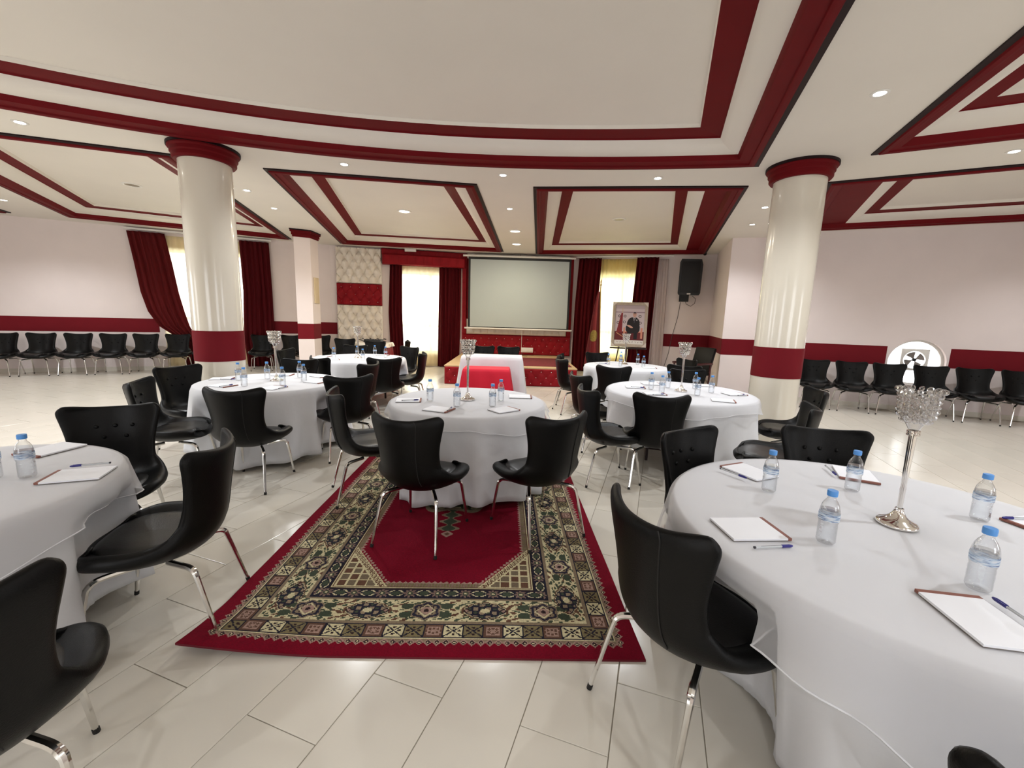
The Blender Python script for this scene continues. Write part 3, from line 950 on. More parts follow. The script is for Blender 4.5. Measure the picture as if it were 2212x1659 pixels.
for a in ((-pw/2 + fw, 0, pw/2 - fw, fw), (-pw/2 + fw, phh - fw, pw/2 - fw, phh)):
    MB().rbox(a[0], -.03, a[1], a[2], .02, a[3], .012).build('frame_side', M['frame'], ph)
for sx, sz in ((-1, 0), (1, 0), (-1, 1), (1, 1)):
    x = sx * pw / 2; z = phh * sz; k = -1 if sz else 1
    MB().add([(x, -.034, z), (x - sx * .12, -.034, z), (x, -.034, z + k * .12), (x, .022, z), (x - sx * .12, .022, z), (x, .022, z + k * .12)],
             [(0,1,2),(3,5,4),(0,3,4,1),(1,4,5,2),(2,5,3,0)]).build('corner_guard', M['corner'], ph, smooth=False)
pr = painted('print', 90, 120, pw - 2 * fw, phh - 2 * fw, portrait, ph, M['print']); pr.location = (-pw/2 + fw, -.012, fw)
MB().box(-pw/2 + .02, -.005, .02, pw/2 - .02, .018, phh - .02).build('backing', M['padback'], ph, smooth=False)
ez = empty('easel', (2.98, 10.9, 0), math.radians(-12)); tag(ez, 'dark wooden easel carrying the framed portrait', 'easel')
for s_ in (-1, 1):
    MB().tube([(s_ * .36, -.02, 0), (s_ * .10, .26, 1.75)], .018, 6).build('leg', M['darkmetal'], ez)
MB().tube([(0, .70, 0), (0, .27, 1.7)], .018, 6).build('leg', M['darkmetal'], ez)
MB().rbox(-.46, -.05, .835, .46, .06, .872, .006).build('ledge', M['darkmetal'], ez)

# ------------------------------------------------------------------ lamps in the ceiling
spot_me = MB().lathe([(.042, -.004), (.055, -.008), (.066, -.004), (.066, .0), (.042, .0)], 20).mesh('spot_rim', M['whiteplastic'])
lens_me = MB().lathe([(0, -.004), (.042, -.004)], 20).mesh('spot_lens', M['spotglow'])
def spot_light(x, y, label, i, watt=SPOT_W):
    e = empty('ceiling_spot', (x, y, CEIL - .0005)); tag(e, label, 'ceiling light', 'small recessed ceiling spots')
    obj_of('rim', spot_me, e); obj_of('lens', lens_me, e)
    l = bpy.data.lights.new('spot_bulb', 'SPOT'); l.energy = watt * (1.5 if x < -4 else 1.0); l.spot_size = math.radians(140); l.spot_blend = .7
    l.shadow_soft_size = .04; l.color = (.95, .975, 1.0)
    lo = bpy.data.objects.new('bulb', l); lo.location = (0, 0, -.03); link(lo, e)
for i, (x, y) in enumerate(SPOTS):
    spot_light(x, y, 'small bright recessed spot in the white ceiling field between coffers', i)
for i, (x, y) in enumerate(SPOTS_BEHIND):
    spot_light(x, y, 'small bright recessed spot in the white ceiling field between coffers', i)
def disc_lamp(x, y, z, lit, label, watt=30):
    e = empty('ceiling_disc_lamp', (x, y, z)); tag(e, label, 'ceiling light')
    MB().lathe([(.10, -.006), (.115, -.016), (.135, -.012), (.14, 0), (.10, 0)], 28).build('rim', M['whiteplastic'], e)
    MB().lathe([(0, -.01), (.10, -.006)], 28).build('diffuser', M['disc'] if lit else M['discoff'], e)
    if lit:
        l = bpy.data.lights.new('disc_bulb', 'AREA'); l.shape = 'DISK'; l.size = .2; l.energy = watt * (1.5 if x < -4 else 1.0); l.color = (1, .88, .66)
        lo = bpy.data.objects.new('bulb', l); lo.location = (0, 0, -.02); link(lo, e)
disc_lamp(-.03, 9.46, CEIL - .0005, True, 'lit round ceiling lamp in the white strip between the two stage coffers')
disc_lamp(.01, 11.06, CEIL - .0005, True, 'lit round ceiling lamp close to the projection screen')
disc_lamp(-2.28, 8.9, CEIL + .2095, True, 'lit round ceiling lamp inside the coffer in front of the pelmet window', 45)
disc_lamp(2.1, 9.05, CEIL + .2095, False, 'unlit round ceiling lamp inside the coffer in front of the flag')
disc_lamp(-6.62, 7.6, CEIL + .2095, False, 'unlit round ceiling lamp inside the coffer over the chair row by the tied curtain')

# ------------------------------------------------------------------ rug
RW, RL = 2.13, 6.40
RUG_O = Vector((-1.475, 1.665)); RUG_A = math.radians(1.2)
def rug_colors(u, v):
    """u across, v along; returns sRGB 0-255 array"""
    n = len(u)
    C = np.zeros((n, 3)); 
    RED = np.array((112, 6, 30.)); CREAM = np.array((198, 187, 150.)); OLIVE = np.array((120, 108, 78.)); BRN = np.array((94, 66, 52.))
    PINK = np.array((156, 128, 116.)); NAVY = np.array((34, 32, 44.)); GREEN = np.array((62, 70, 56.)); DK = np.array((48, 34, 36.)); TAUPE = np.array((128, 112, 92.))
    C[:] = RED
    du = np.minimum(u, RW - u); dv = np.minimum(v, RL - v)
    d = np.minimum(du, dv)
    side = du < dv                                     # long sides
    s = np.where(side, v, u)                           # along the border
    def put(mask, col): C[mask] = col
    # zigzag of little diamonds
    k = (d >= .070) & (d < .112)
    t = ((s / .042) % 1.0 - .5) * 2; w = (d - .091) / .021
    q = np.abs(t) + np.abs(w)
    put(k & (q < 1.05), PINK); put(k & (q < .62), DK); put(k & (q < .25), CREAM)
    put(k & (d > .095) & (q >= 1.05), TAUPE)
    put((d >= .112) & (d < .119), CREAM)
    put((d >= .119) & (d < .126), NAVY)
    # band of squares
    k = (d >= .126) & (d < .204)
    P = .098
    idx = np.floor(s / P).astype(int) % 3
    t = (s / P) % 1.0 - .5; w = (d - .165) / .078
    base = np.where((idx == 0)[:, None], CREAM, np.where((idx == 1)[:, None], OLIVE, BRN * .9 + 10))
    C[k] = base[k]
    diag = np.abs(np.abs(t) - np.abs(w))
    put(k & (idx < 2) & (diag < .06), NAVY)
    put(k & (idx < 2) & (np.hypot(np.abs(t) - .28, w) < .085), DK); put(k & (idx < 2) & (np.hypot(t, np.abs(w) - .28) < .085), DK)
    fr = np.abs(np.maximum(np.abs(t), np.abs(w)) - .30)
    put(k & (idx == 2) & (fr < .045), PINK); put(k & (idx == 2) & (np.hypot(t, w) < .12), PINK)
    put(k & (idx == 2) & (np.abs(np.hypot(np.abs(t) - .2, np.abs(w) - .15) - .12) < .03), PINK)
    put(k & (np.abs(t) > .465), NAVY)
    put((d >= .204) & (d < .211), NAVY); put((d >= .211) & (d < .228), TAUPE)
    # floral band with medallions
    k = (d >= .228) & (d < .388)
    put(k, CREAM)
    P = .62
    half = np.where(side, RL / 2, RW / 2)
    t = ((s - half) / P + .25) % 1.0                    # rosette at .25, oval at .75
    x1 = (t - .25) * P; x2 = (t - .75) * P; w = d - .308
    # leaves: scattered lobes from a few sine products
    lf = np.sin(s * 58 + 3 * np.sin(w * 60)) * np.sin(w * 62 + 2.2 * np.sin(s * 23)) + .45 * np.sin(s * 131 + w * 40) * np.sin(w * 118)
    put(k & (lf > .42), GREEN); put(k & (lf > .42) & (np.sin(s * 21 + 1) > .55), BRN)
    put(k & (lf < -.62), GREEN * 1.1)
    # four big leaves around each rosette
    for sx in (-1, 1):
        for sw in (-1, 1):
            m_ = ((x1 - sx * .105) / .034) ** 2 + ((w - sw * .032) / .022) ** 2
            put(k & (m_ < 1), GREEN)
    r1 = np.maximum(np.abs(x1) / .072, np.abs(w) / .066)
    sc = np.hypot(x1 / .078, w / .066) * (1 + .10 * np.cos(6 * np.arctan2(w, x1)))
    put(k & (sc < 1), TAUPE); put(k & (sc < .88), NAVY * 1.2); put(k & (sc < .70), TAUPE)
    sq = np.maximum(np.abs(x1) / .036, np.abs(w) / .032)
    put(k & (sq < 1), DK); put(k & (sq < .82), PINK); put(k & (np.hypot(x1, w) < .012), DK)
    put(k & (np.abs(np.abs(x1) + np.abs(w) - .045) < .005), CREAM)
    ov = (np.abs(x2) / .128) ** 1.5 + (np.abs(w) / .068) ** 1.7
    ang = np.arctan2(w / .068, x2 / .128)
    ov2 = ov * (1 + .06 * np.cos(10 * ang))
    put(k & (ov2 < 1.0), BRN); put(k & (ov2 < .86), CREAM * .9); put(k & (ov2 < .78), NAVY * 1.1)
    inn = np.sin(x2 * 95) * np.sin(w * 105)
    put(k & (ov2 < .66) & (inn > .25), TAUPE * 1.1); put(k & (ov2 < .66) & (inn < -.6), GREEN); put(k & (ov2 < .1), CREAM)
    put(k & (np.abs(np.abs(x2) - .098) + np.abs(w) < .020), DK); put(k & (np.abs(np.abs(x2) - .098) + np.abs(w) < .010), PINK)
    put((d >= .388) & (d < .406), TAUPE); put((d >= .406) & (d < .412), NAVY)
    # dark band with stars
    k = (d >= .412) & (d < .480)
    put(k, NAVY)
    P = .155
    t = (s - half) / P % 1.0
    a1 = (t - .25) * P; a2 = (t - .75) * P; w = d - .446
    rr = np.hypot(a1, w); an = np.arctan2(w, a1)
    put(k & (rr < .030 * (1 + .28 * np.cos(8 * an))), PINK * .8); put(k & (rr < .017), GREEN); put(k & (rr < .008), CREAM)
    el = (a2 / .042) ** 2 + (w / .026) ** 2
    put(k & (el > .62) & (el < 1.05) & (np.abs(a2) > .008) & (np.abs(w) > .006), CREAM); put(k & (el < .40), GREEN)
    put((d >= .480) & (d < .489), DK); put((d >= .489) & (d < .497), CREAM); put((d >= .497) & (d < .504), BRN)
    # inner field: saw edge, lattice corners
    k = (d >= .504)
    t = ((s / .034) % 1.0 - .5) * 2
    ew = .504 + .030
    put(k & (d < ew), OLIVE * .95)
    put(k & (d < ew) & (((s / .017) % 1.0) < .4), PINK * .8)
    put(k & (d >= ew) & (d < ew + .018) & (np.abs(t) < 1.05 - (d - ew) / .018), PINK)
    X = np.minimum(u, RW - u) - .504; Y = np.minimum(v, RL - v) - .504
    tri = X / .30 + Y / .40                             # 1 on the hypotenuse
    tin = k & (tri < 1.0) & (X > 0) & (Y > 0)
    put(tin, CREAM)
    gx = (X / .056) % 1.0; gy = (Y / .056) % 1.0
    cell = tin & (tri < .80) & (gx > .13) & (gy > .13)
    par = ((np.floor(X / .056) + np.floor(Y / .056)).astype(int) % 2) == 0
    put(cell & par, BRN); put(cell & ~par, TAUPE * .85)
    hyp = (X / .30 - Y / .40)
    st = ((hyp / .12) % 1.0 - .5) * 2
    put(tin & (tri > .84) & (tri < .97) & (np.abs(((tri - .84) / .05) % 1.0 - np.abs(st)) < .33), BRN)
    dm = np.abs(st) + np.abs(tri - 1.06) / .055
    put(k & (tri >= .99) & (tri < 1.15) & (dm < .95) & (X > 0.02) & (Y > .02), PINK)
    # centre medallion with pendants
    cu, cv = u - RW / 2, np.abs(v - 2.15)
    pend = (np.abs(cu) < .05 + .03 * np.sin(cv * 60)) & (cv < 1.0) & (cv > .62)
    put(pend, TAUPE); put(pend & (np.abs(cu) < .03 + .02 * np.sin(cv * 60)), GREEN)
    put(np.abs(cu) + np.abs(cv - 1.045) < .045, PINK); put(np.abs(cu) + np.abs(cv - 1.045) < .02, BRN)
    me_ = np.hypot(cu / .42, cv / .72) * (1 + .07 * np.cos(12 * np.arctan2(cv, cu)))
    put(me_ < 1.0, TAUPE); put(me_ < .93, GREEN)
    lf2 = np.sin(cu * 48) * np.sin(cv * 52)
    put((me_ < .93) & (lf2 > .3), CREAM * .85); put((me_ < .93) & (lf2 < -.4), BRN)
    nz = np.random.RandomState(3).rand(n)
    return np.clip(C * (.93 + .12 * nz)[:, None], 0, 255)

def rug():
    vs1 = np.arange(0, 2.6, .0062); vs2 = np.arange(2.6, RL, .013)
    vs = np.concatenate([vs1, vs2, [RL]])
    us = np.arange(0, RW + 1e-6, RW / 344)
    nu, nv = len(us), len(vs)
    U, V = np.meshgrid(us, vs)
    ca, sa = math.cos(RUG_A), math.sin(RUG_A)
    Z = .010 + .0025 * np.sin(U * 5 + V * 3) * np.sin(V * 4.3)
    lift = np.clip(1 - np.hypot(U * .7, V * 1.3) / .5, 0, 1)           # front left corner curls up off the tiles
    Z = Z + .055 * lift ** 1.6
    Vf = V - .03 * np.clip(1 - U / .5, 0, 1) * 0
    co = np.stack([U * ca - Vf * sa * 1.0, U * sa + Vf * ca, Z], -1).reshape(-1, 3)
    idx = np.arange(nu * nv).reshape(nv, nu)
    F = np.stack([idx[:-1, :-1], idx[:-1, 1:], idx[1:, 1:], idx[1:, :-1]], -1).reshape(-1, 4)
    uc = (U[:-1, :-1] + U[1:, 1:]).ravel() / 2; vc = (V[:-1, :-1] + V[1:, 1:]).ravel() / 2
    C = rug_colors(uc, vc) / 255.0
    lin = np.where(C <= .04045, C / 12.92, ((C + .055) / 1.055) ** 2.4)
    me = bpy.data.meshes.new('pile')
    me.vertices.add(len(co)); me.vertices.foreach_set('co', co.ravel())
    me.loops.add(F.size); me.loops.foreach_set('vertex_index', F.ravel().astype(np.int32))
    me.polygons.add(len(F)); me.polygons.foreach_set('loop_start', np.arange(0, F.size, 4, dtype=np.int32))
    me.update(calc_edges=True); me.validate()
    at = me.color_attributes.new('weave', 'FLOAT_COLOR', 'CORNER')
    rgba = np.concatenate([lin, np.ones((len(lin), 1))], 1)
    at.data.foreach_set('color', np.repeat(rgba, 4, axis=0).astype(np.float32).ravel())
    me.materials.append(mat_attr('woven_rug', 'weave', .95, .25, 260, sheen=.15))
    e = empty('patterned_rug', (RUG_O.x, RUG_O.y, .0005))
    tag(e, 'deep red oriental rug with patterned borders under the middle table', 'rug')
    link(bpy.data.objects.new('pile', me), e)
    # bound edge
    M['rugedge'] = mat('rug_edge_binding', srgb(96, 8, 26), .9, var=.1)
    rim = np.concatenate([idx[0, :], idx[1:, -1], idx[-1, -2::-1], idx[-2:0:-1, 0]])
    pts = co[rim]
    n_ = len(pts)
    vs_ = [tuple(p + (0, 0, .001)) for p in pts] + [(p[0], p[1], max(0, p[2] - .010)) for p in pts]
    MB().add(vs_, [(i, (i+1) % n_, n_+(i+1) % n_, n_+i) for i in range(n_)]).build('bound_edge', M['rugedge'], e)
rug()

# ------------------------------------------------------------------ chairs
def catmull(P, n):
    P = np.array(P, float); out = []
    m = len(P)
    for k in range(n):
        t = k / (n - 1) * (m - 1); i = min(int(t), m - 2); f = t - i
        p0 = P[max(i - 1, 0)]; p1 = P[i]; p2 = P[i + 1]; p3 = P[min(i + 2, m - 1)]
        out.append(.5 * ((2 * p1) + (-p0 + p2) * f + (2*p0 - 5*p1 + 4*p2 - p3) * f*f + (-p0 + 3*p1 - 3*p2 + p3) * f**3))
    return np.array(out)
def make_chair():
    root = empty('tub_chair')
    # y, z, half width, side rise (z), side wing (y), thickness
    prof = [( .265, .452, .170, .010, -.030, .050),
            ( .225, .440, .232, .045, -.010, .062),
            ( .120, .428, .268, .075, .000, .070),
            (-.010, .424, .264, .078, .010, .072),
            (-.120, .432, .236, .085, .030, .062),
            (-.190, .470, .206, .080, .062, .050),
            (-.222, .545, .190, .030, .080, .044),
            (-.240, .640, .190, .012, .078, .040),
            (-.256, .735, .204, .006, .080, .038),
            (-.272, .820, .226, .010, .088, .036),
            (-.280, .863, .236, .024, .094, .034),
            (-.283, .886, .208, .027, .082, .026)]
    S = catmull(prof, 30)
    nu = 15
    inner = np.zeros((len(S), nu, 3))
    for i, (y, z, w, rise, wing, th) in enumerate(S):
        for j in range(nu):
            u = -1 + 2 * j / (nu - 1)
            a = abs(u)
            inner[i, j] = (w * u, y + wing * a ** 2.2, z + rise * a ** 2.4)
    du = np.gradient(inner, axis=1); dv = np.gradient(inner, axis=0)
    N = np.cross(du, dv); N /= np.linalg.norm(N, axis=2)[..., None] + 1e-9
    if N[8, 7, 2] > 0: N = -N                       # outwards: down and back
    outer_ = inner + N * S[:, 5][:, None, None]
    mid = inner + N * (S[:, 5] * .5)[:, None, None]
    # round the rim
    n, m = len(S), nu
    path = [(0, j) for j in range(m)] + [(i, m - 1) for i in range(1, n)] + [(n - 1, j) for j in range(m - 2, -1, -1)] + [(i, 0) for i in range(n - 2, 0, -1)]
    mb = MB()
    vin = {}; vout = {}; vs = []
    for i in range(n):
        for j in range(m):
            vin[i, j] = len(vs); vs.append(tuple(inner[i, j]))
    for i in range(n):
        for j in range(m):
            vout[i, j] = len(vs); vs.append(tuple(outer_[i, j]))
    fs = []
    for i in range(n - 1):
        for j in range(m - 1):
            fs.append((vin[i, j], vin[i, j+1], vin[i+1, j+1], vin[i+1, j]))
            fs.append((vout[i, j], vout[i+1, j], vout[i+1, j+1], vout[i, j+1]))
    cen = {}
    for k, (i, j) in enumerate(path):
        ii = min(max(i, 1), n - 2); jj = min(max(j, 1), m - 2)
        o = mid[i, j] - mid[ii, jj]; o /= np.linalg.norm(o) + 1e-9
        cen[k] = len(vs); vs.append(tuple(mid[i, j] + o * S[i, 5] * .42))
    K = len(path)
    for k in range(K):
        a, b = path[k], path[(k + 1) % K]
        fs.append((vin[a], vin[b], cen[(k+1) % K], cen[k])); fs.append((cen[k], cen[(k+1) % K], vout[b], vout[a]))
    mb.add(vs, fs)
    sh = mb.build('shell', M['leather'], root, angle=180)
    md = sh.modifiers.new('round', 'SUBSURF'); md.levels = 1; md.render_levels = 1
    bpy.context.view_layer.update()
    me = bpy.data.meshes.new_from_object(sh.evaluated_get(bpy.context.evaluated_depsgraph_get()))
    me.name = 'shell'; sh.modifiers.clear(); sh.data = me
    # back seam
    i0 = [i for i in range(n) if S[i, 1] > .46 and S[i, 0] < -.15]
    MB().tube([tuple(outer_[i, 10] + N[i, 10] * .0005) for i in i0], .0028, 5).build('back_seam', M['rubber'], root)
    # seat pad
    rows = []
    for k in range(28):
        a = 2 * PI * k / 28
        row = []
        for r, h in ((0, .026), (.5, .025), (.8, .019), (.94, .008), (1.0, -.010)):
            x = .215 * r * math.copysign(abs(math.cos(a)) ** .75, math.cos(a)); y = .035 + .215 * r * math.copysign(abs(math.sin(a)) ** .75, math.sin(a))
            row.append((x, y, .443 + h + .05 * (x / .215) ** 2 * .45 + .012 * max(0, y / .25)))
        rows.append(row)
    MB().grid(rows, closed_u=True).build('seat_pad', M['pad'], root, angle=80)
    # tufting buttons on the front of the back
    bme = MB().lathe([(0, -.006), (.010, -.004), (.013, .002), (.009, .008), (0, .010)], 10).mesh('button', M['leather'])
    for u, z in ((-.45, .77), (.0, .77), (.45, .77), (-.22, .68), (.22, .68)):
        i = int(np.argmin(np.abs(S[6:, 1] - z))) + 6
        j = int(round((u + 1) / 2 * (nu - 1)))
        p = inner[i, j] - N[i, j] * .002
        obj_of('button', bme, root, tuple(p), (-PI / 2, 0, 0))
    # chrome legs with dark feet
    for sx in (-1, 1):
        for pts in ([(.11, .06, .352), (.16, .14, .350), (.188, .185, .345), (.204, .208, .325), (.212, .222, .28), (.236, .262, .02)],
                    [(.11, -.05, .352), (.155, -.12, .352), (.180, -.16, .350), (.196, -.185, .335), (.204, -.20, .29), (.230, -.268, .02)]):
            q = catmull([(sx * x, y, z) for x, y, z in pts], 14)
            rr = [.0135] * 9 + [.0128, .012, .0112, .0105, .0098]
            lg = MB().tube([tuple(p) for p in q], rr, 8).build('leg', M['chrome'], root)
            b = q[-1]; d = q[-1] - q[-3]; d = d / np.linalg.norm(d)
            MB().tube([tuple(b - d * .001), tuple(b + d * (b[2] - .0) / abs(d[2]))], [.0115, .0115], 8).build('foot_cap', M['rubber'], lg)
    return root

CHAIR_GROUP = {'T1': 'chairs around the table with the drooping cloth corner', 'T2': 'chairs around the table before the left column', 'T3': 'chairs around the table before the tufted wall',
               'T4': 'chairs around the table on the rug', 'T5': 'chairs around the table before the right column', 'T6': 'chairs around the table before the portrait',
               'T7': 'chairs around the large table with organza overlay', 'W3': 'chairs against the tufted wall', 'ST': 'chairs behind the stage table',
               'WL': 'row of chairs along the left wall', 'WR': 'row of chairs along the right wall'}
CHAIR_LABEL = {'T1': 'black leatherette tub chair at the table with two bottles and loose cloth corner',
               'T2': 'black leatherette tub chair at the round table in front of the left column',
               'T3': 'black leatherette tub chair at the round table nearest the tufted wall panels',
               'T4': 'black leatherette tub chair with chrome legs at the table on the rug',
               'T5': 'black leatherette tub chair at the round table in front of the right column',
               'T6': 'black leatherette tub chair at the round table nearest the framed portrait',
               'T7': 'black leatherette tub chair at the large table with sheer organza overlay',
               'W3': 'black tub chair standing empty by the tufted wall and equipment table',
               'ST': 'black tub chair behind the white draped rectangular table',
               'WL': 'black tub chair in the row standing against the left wall',
               'WR': 'black tub chair in the row standing against the right wall'}
TABLES = {'T1': (-2.49, 1.62, 0.67), 'T2': (-2.7, 4.64, 0.72), 'T3': (-2.72, 7.44, 0.78), 'T4': (-0.4, 3.83, 0.7), 'T5': (1.93, 4.78, 0.8), 'T6': (2.0, 7.35, 0.72), 'T7': (1.54, 1.58, 0.82)}
CHAIRS = [
    ('T4', -0.61, 2.79, 0, 15),
    ('T4', 0.21, 2.92, 0, -31),
    ('T4', -1.22, 3.45, 0, 63),
    ('T5', 0.95, 4.0, 0, 80),
    ('T5', 1.02, 5.06, 0, 70),
    ('T5', 1.40, 3.93, 0, 12),
    ('T5', 2.95, 4.36, 0, -75),
    ('T5', 2.24, 3.47, 0, -62),
    ('T5', 2.42, 5.58, 0, 185),
    ('T6', 1.51, 6.19, 0, 15),
    ('T6', 1.03, 6.97, 0, 78),
    ('T6', 1.12, 7.66, 0, 100),
    ('T6', 1.74, 8.25, 0, 170),
    ('T6', 2.92, 7.41, 0, -110),
    ('T6', 2.51, 6.16, 0, -150),
    ('T2', -3.08, 3.72, 0, 68),
    ('T2', -3.53, 4.55, 0, 110),
    ('T2', -2.32, 3.62, 0, -4),
    ('T2', -1.81, 4.5, 0, -32),
    ('T2', -2.1, 5.52, 0, -78),
    ('T2', -2.88, 5.45, 0, 178),
    ('T3', -2.67, 6.2, 0, 35),
    ('T3', -3.65, 7.08, 0, 95),
    ('T3', -1.97, 6.39, 0, -18),
    ('T3', -1.78, 7.14, 0, -95),
    ('T3', -2.19, 8.27, 0, -150),
    ('T3', -3.19, 8.3, 0, 178),
    ('T3', -2.86, 10.4, 0, -100),
    ('W3', -4.19, 10.34, 0, 170),
    ('W3', -3.25, 9.64, 0, 185),
    ('T7', 0.71, 1.46, 0, 66),
    ('T7', 1.19, 2.28, 0, 150),
    ('T7', 1.95, 2.39, 0, 195),
    ('T7', 1.04, 0.52, 0, 48),
    ('T1', -1.47, 0.96, 0, -45),
    ('T1', -1.69, 1.92, 0, -107),
    ('T1', -2.50, 2.46, 0, 152),
    ('ST', -0.66, 9.16, 0, 180),
    ('ST', -0.1, 9.16, 0, 180),
    ('WL', -10.95, 8.87, 0, 155),
    ('WL', -10.40, 9.13, 0, 155),
    ('WL', -9.84, 9.39, 0, 155),
    ('WL', -9.29, 9.65, 0, 155),
    ('WL', -8.74, 9.90, 0, 155),
    ('WL', -8.18, 10.16, 0, 155),
    ('WL', -7.63, 10.42, 0, 155),
    ('WL', -6.56, 10.92, 0, 155),
    ('WL', -5.93, 11.21, 0, 155),
    ('WL', -5.27, 11.51, 0, 155),
    ('WR', 5.90, 8.11, 0, -156),
    ('WR', 6.44, 7.87, 0, -156),
    ('WR', 6.97, 7.64, 0, -156),
    ('WR', 7.51, 7.40, 0, -156),
    ('WR', 8.04, 7.16, 0, -156),
    ('WR', 8.58, 6.92, 0, -156),
]
BOTTLES = [
    ('T1', -2.188, 1.806),
    ('T1', -2.312, 1.779),
    ('T2', -3.061, 4.627),
    ('T2', -2.764, 4.262),
    ('T2', -2.829, 4.785),
    ('T2', -2.434, 4.384),
    ('T2', -2.533, 4.943),
    ('T2', -2.353, 4.678),
    ('T3', -3.021, 7.047),
    ('T3', -2.808, 7.544),
    ('T3', -2.502, 6.967),
    ('T3', -2.577, 7.809),
    ('T3', -2.305, 7.57),
    ('T4', -0.737, 3.721),
    ('T4', -0.467, 3.52),
    ('T4', -0.164, 3.563),
    ('T4', -0.101, 3.837),
    ('T5', 1.625, 4.838),
    ('T5', 1.66, 4.581),
    ('T5', 1.872, 4.981),
    ('T5', 2.197, 4.972),
    ('T5', 2.02, 4.499),
    ('T5', 2.27, 4.71),
    ('T6', 1.712, 7.47),
    ('T6', 1.884, 7.296),
    ('T6', 2.084, 8.058),
    ('T6', 2.279, 7.623),
    ('T6', 2.261, 7.218),
    ('T7', 1.238, 1.901),
    ('T7', 1.665, 1.938),
    ('T7', 1.167, 1.435),
    ('T7', 1.977, 1.658),
    ('T7', 1.448, 1.18),
]
CANDLES = [
    ('T2', -2.659, 4.673),
    ('T3', -2.735, 7.389),
    ('T4', -0.41, 3.835),
    ('T5', 1.95, 4.768),
    ('T6', 2.035, 7.596),
    ('T7', 1.572, 1.593),
]
PADS = [
    ('T7', 0.927, 1.509, 4, 'q'),
    ('T7', 1.279, 2.147, 113, 'q'),
    ('T7', 1.85, 2.149, -118, 'q'),
    ('T7', 1.296, 1.033, 81, 'q'),
    ('T7', 2.191, 1.602, -169, 'q'),
    ('T1', -1.984, 1.839, -159, 'q'),
    ('T1', -2.474, 2.175, -99, 'q'),
    ('T2', -3.288, 4.689, 20, 'c'),
    ('T2', -2.982, 4.251, -15, 'c'),
    ('T2', -2.435, 4.205, 80, 'c'),
    ('T2', -2.826, 5.105, 10, 'c'),
    ('T2', -2.349, 5.083, -30, 'c'),
    ('T2', -2.207, 4.658, -20, 'c'),
    ('T3', -3.392, 7.446, 0, 'c'),
    ('T3', -3.021, 6.968, 30, 'c'),
    ('T3', -2.471, 7.943, 0, 'c'),
    ('T3', -2.14, 7.578, -10, 'c'),
    ('T4', -0.928, 3.713, 10, 'c'),
    ('T4', -0.597, 3.376, -20, 'c'),
    ('T4', -0.063, 3.43, 40, 'c'),
    ('T4', 0.086, 4.05, 0, 'c'),
    ('T5', 1.471, 4.942, -10, 'c'),
    ('T5', 1.565, 4.525, 0, 'c'),
    ('T5', 2.503, 4.652, 10, 'c'),
    ('T5', 2.169, 4.227, -20, 'c'),
    ('T5', 1.757, 5.245, 0, 'c'),
    ('T5', 2.432, 5.261, 0, 'c'),
    ('T6', 1.641, 7.683, 10, 'c'),
    ('T6', 2.344, 7.136, -10, 'c'),
    ('T6', 1.969, 8.025, 0, 'c'),
]
PENS = [
    ('T7', 0.946, 1.382, 7),
    ('T7', 1.164, 2.082, -62),
    ('T7', 1.738, 2.174, -109),
    ('T7', 1.409, 1.044, 82),
    ('T7', 2.136, 1.648, 178),
    ('T1', -2.037, 1.939, -154),
    ('T4', -0.9, 3.665, 23),
    ('T4', -0.505, 3.356, 84),
    ('T5', 1.482, 4.878, -20),
    ('T5', 1.576, 4.43, 22),
    ('T2', -2.912, 4.207, 74),
    ('T2', -2.338, 4.21, 91),
    ('T2', -3.164, 4.606, 11),
    ('T6', 1.641, 7.566, -24),
    ('T5', 2.524, 4.542, 37),
]

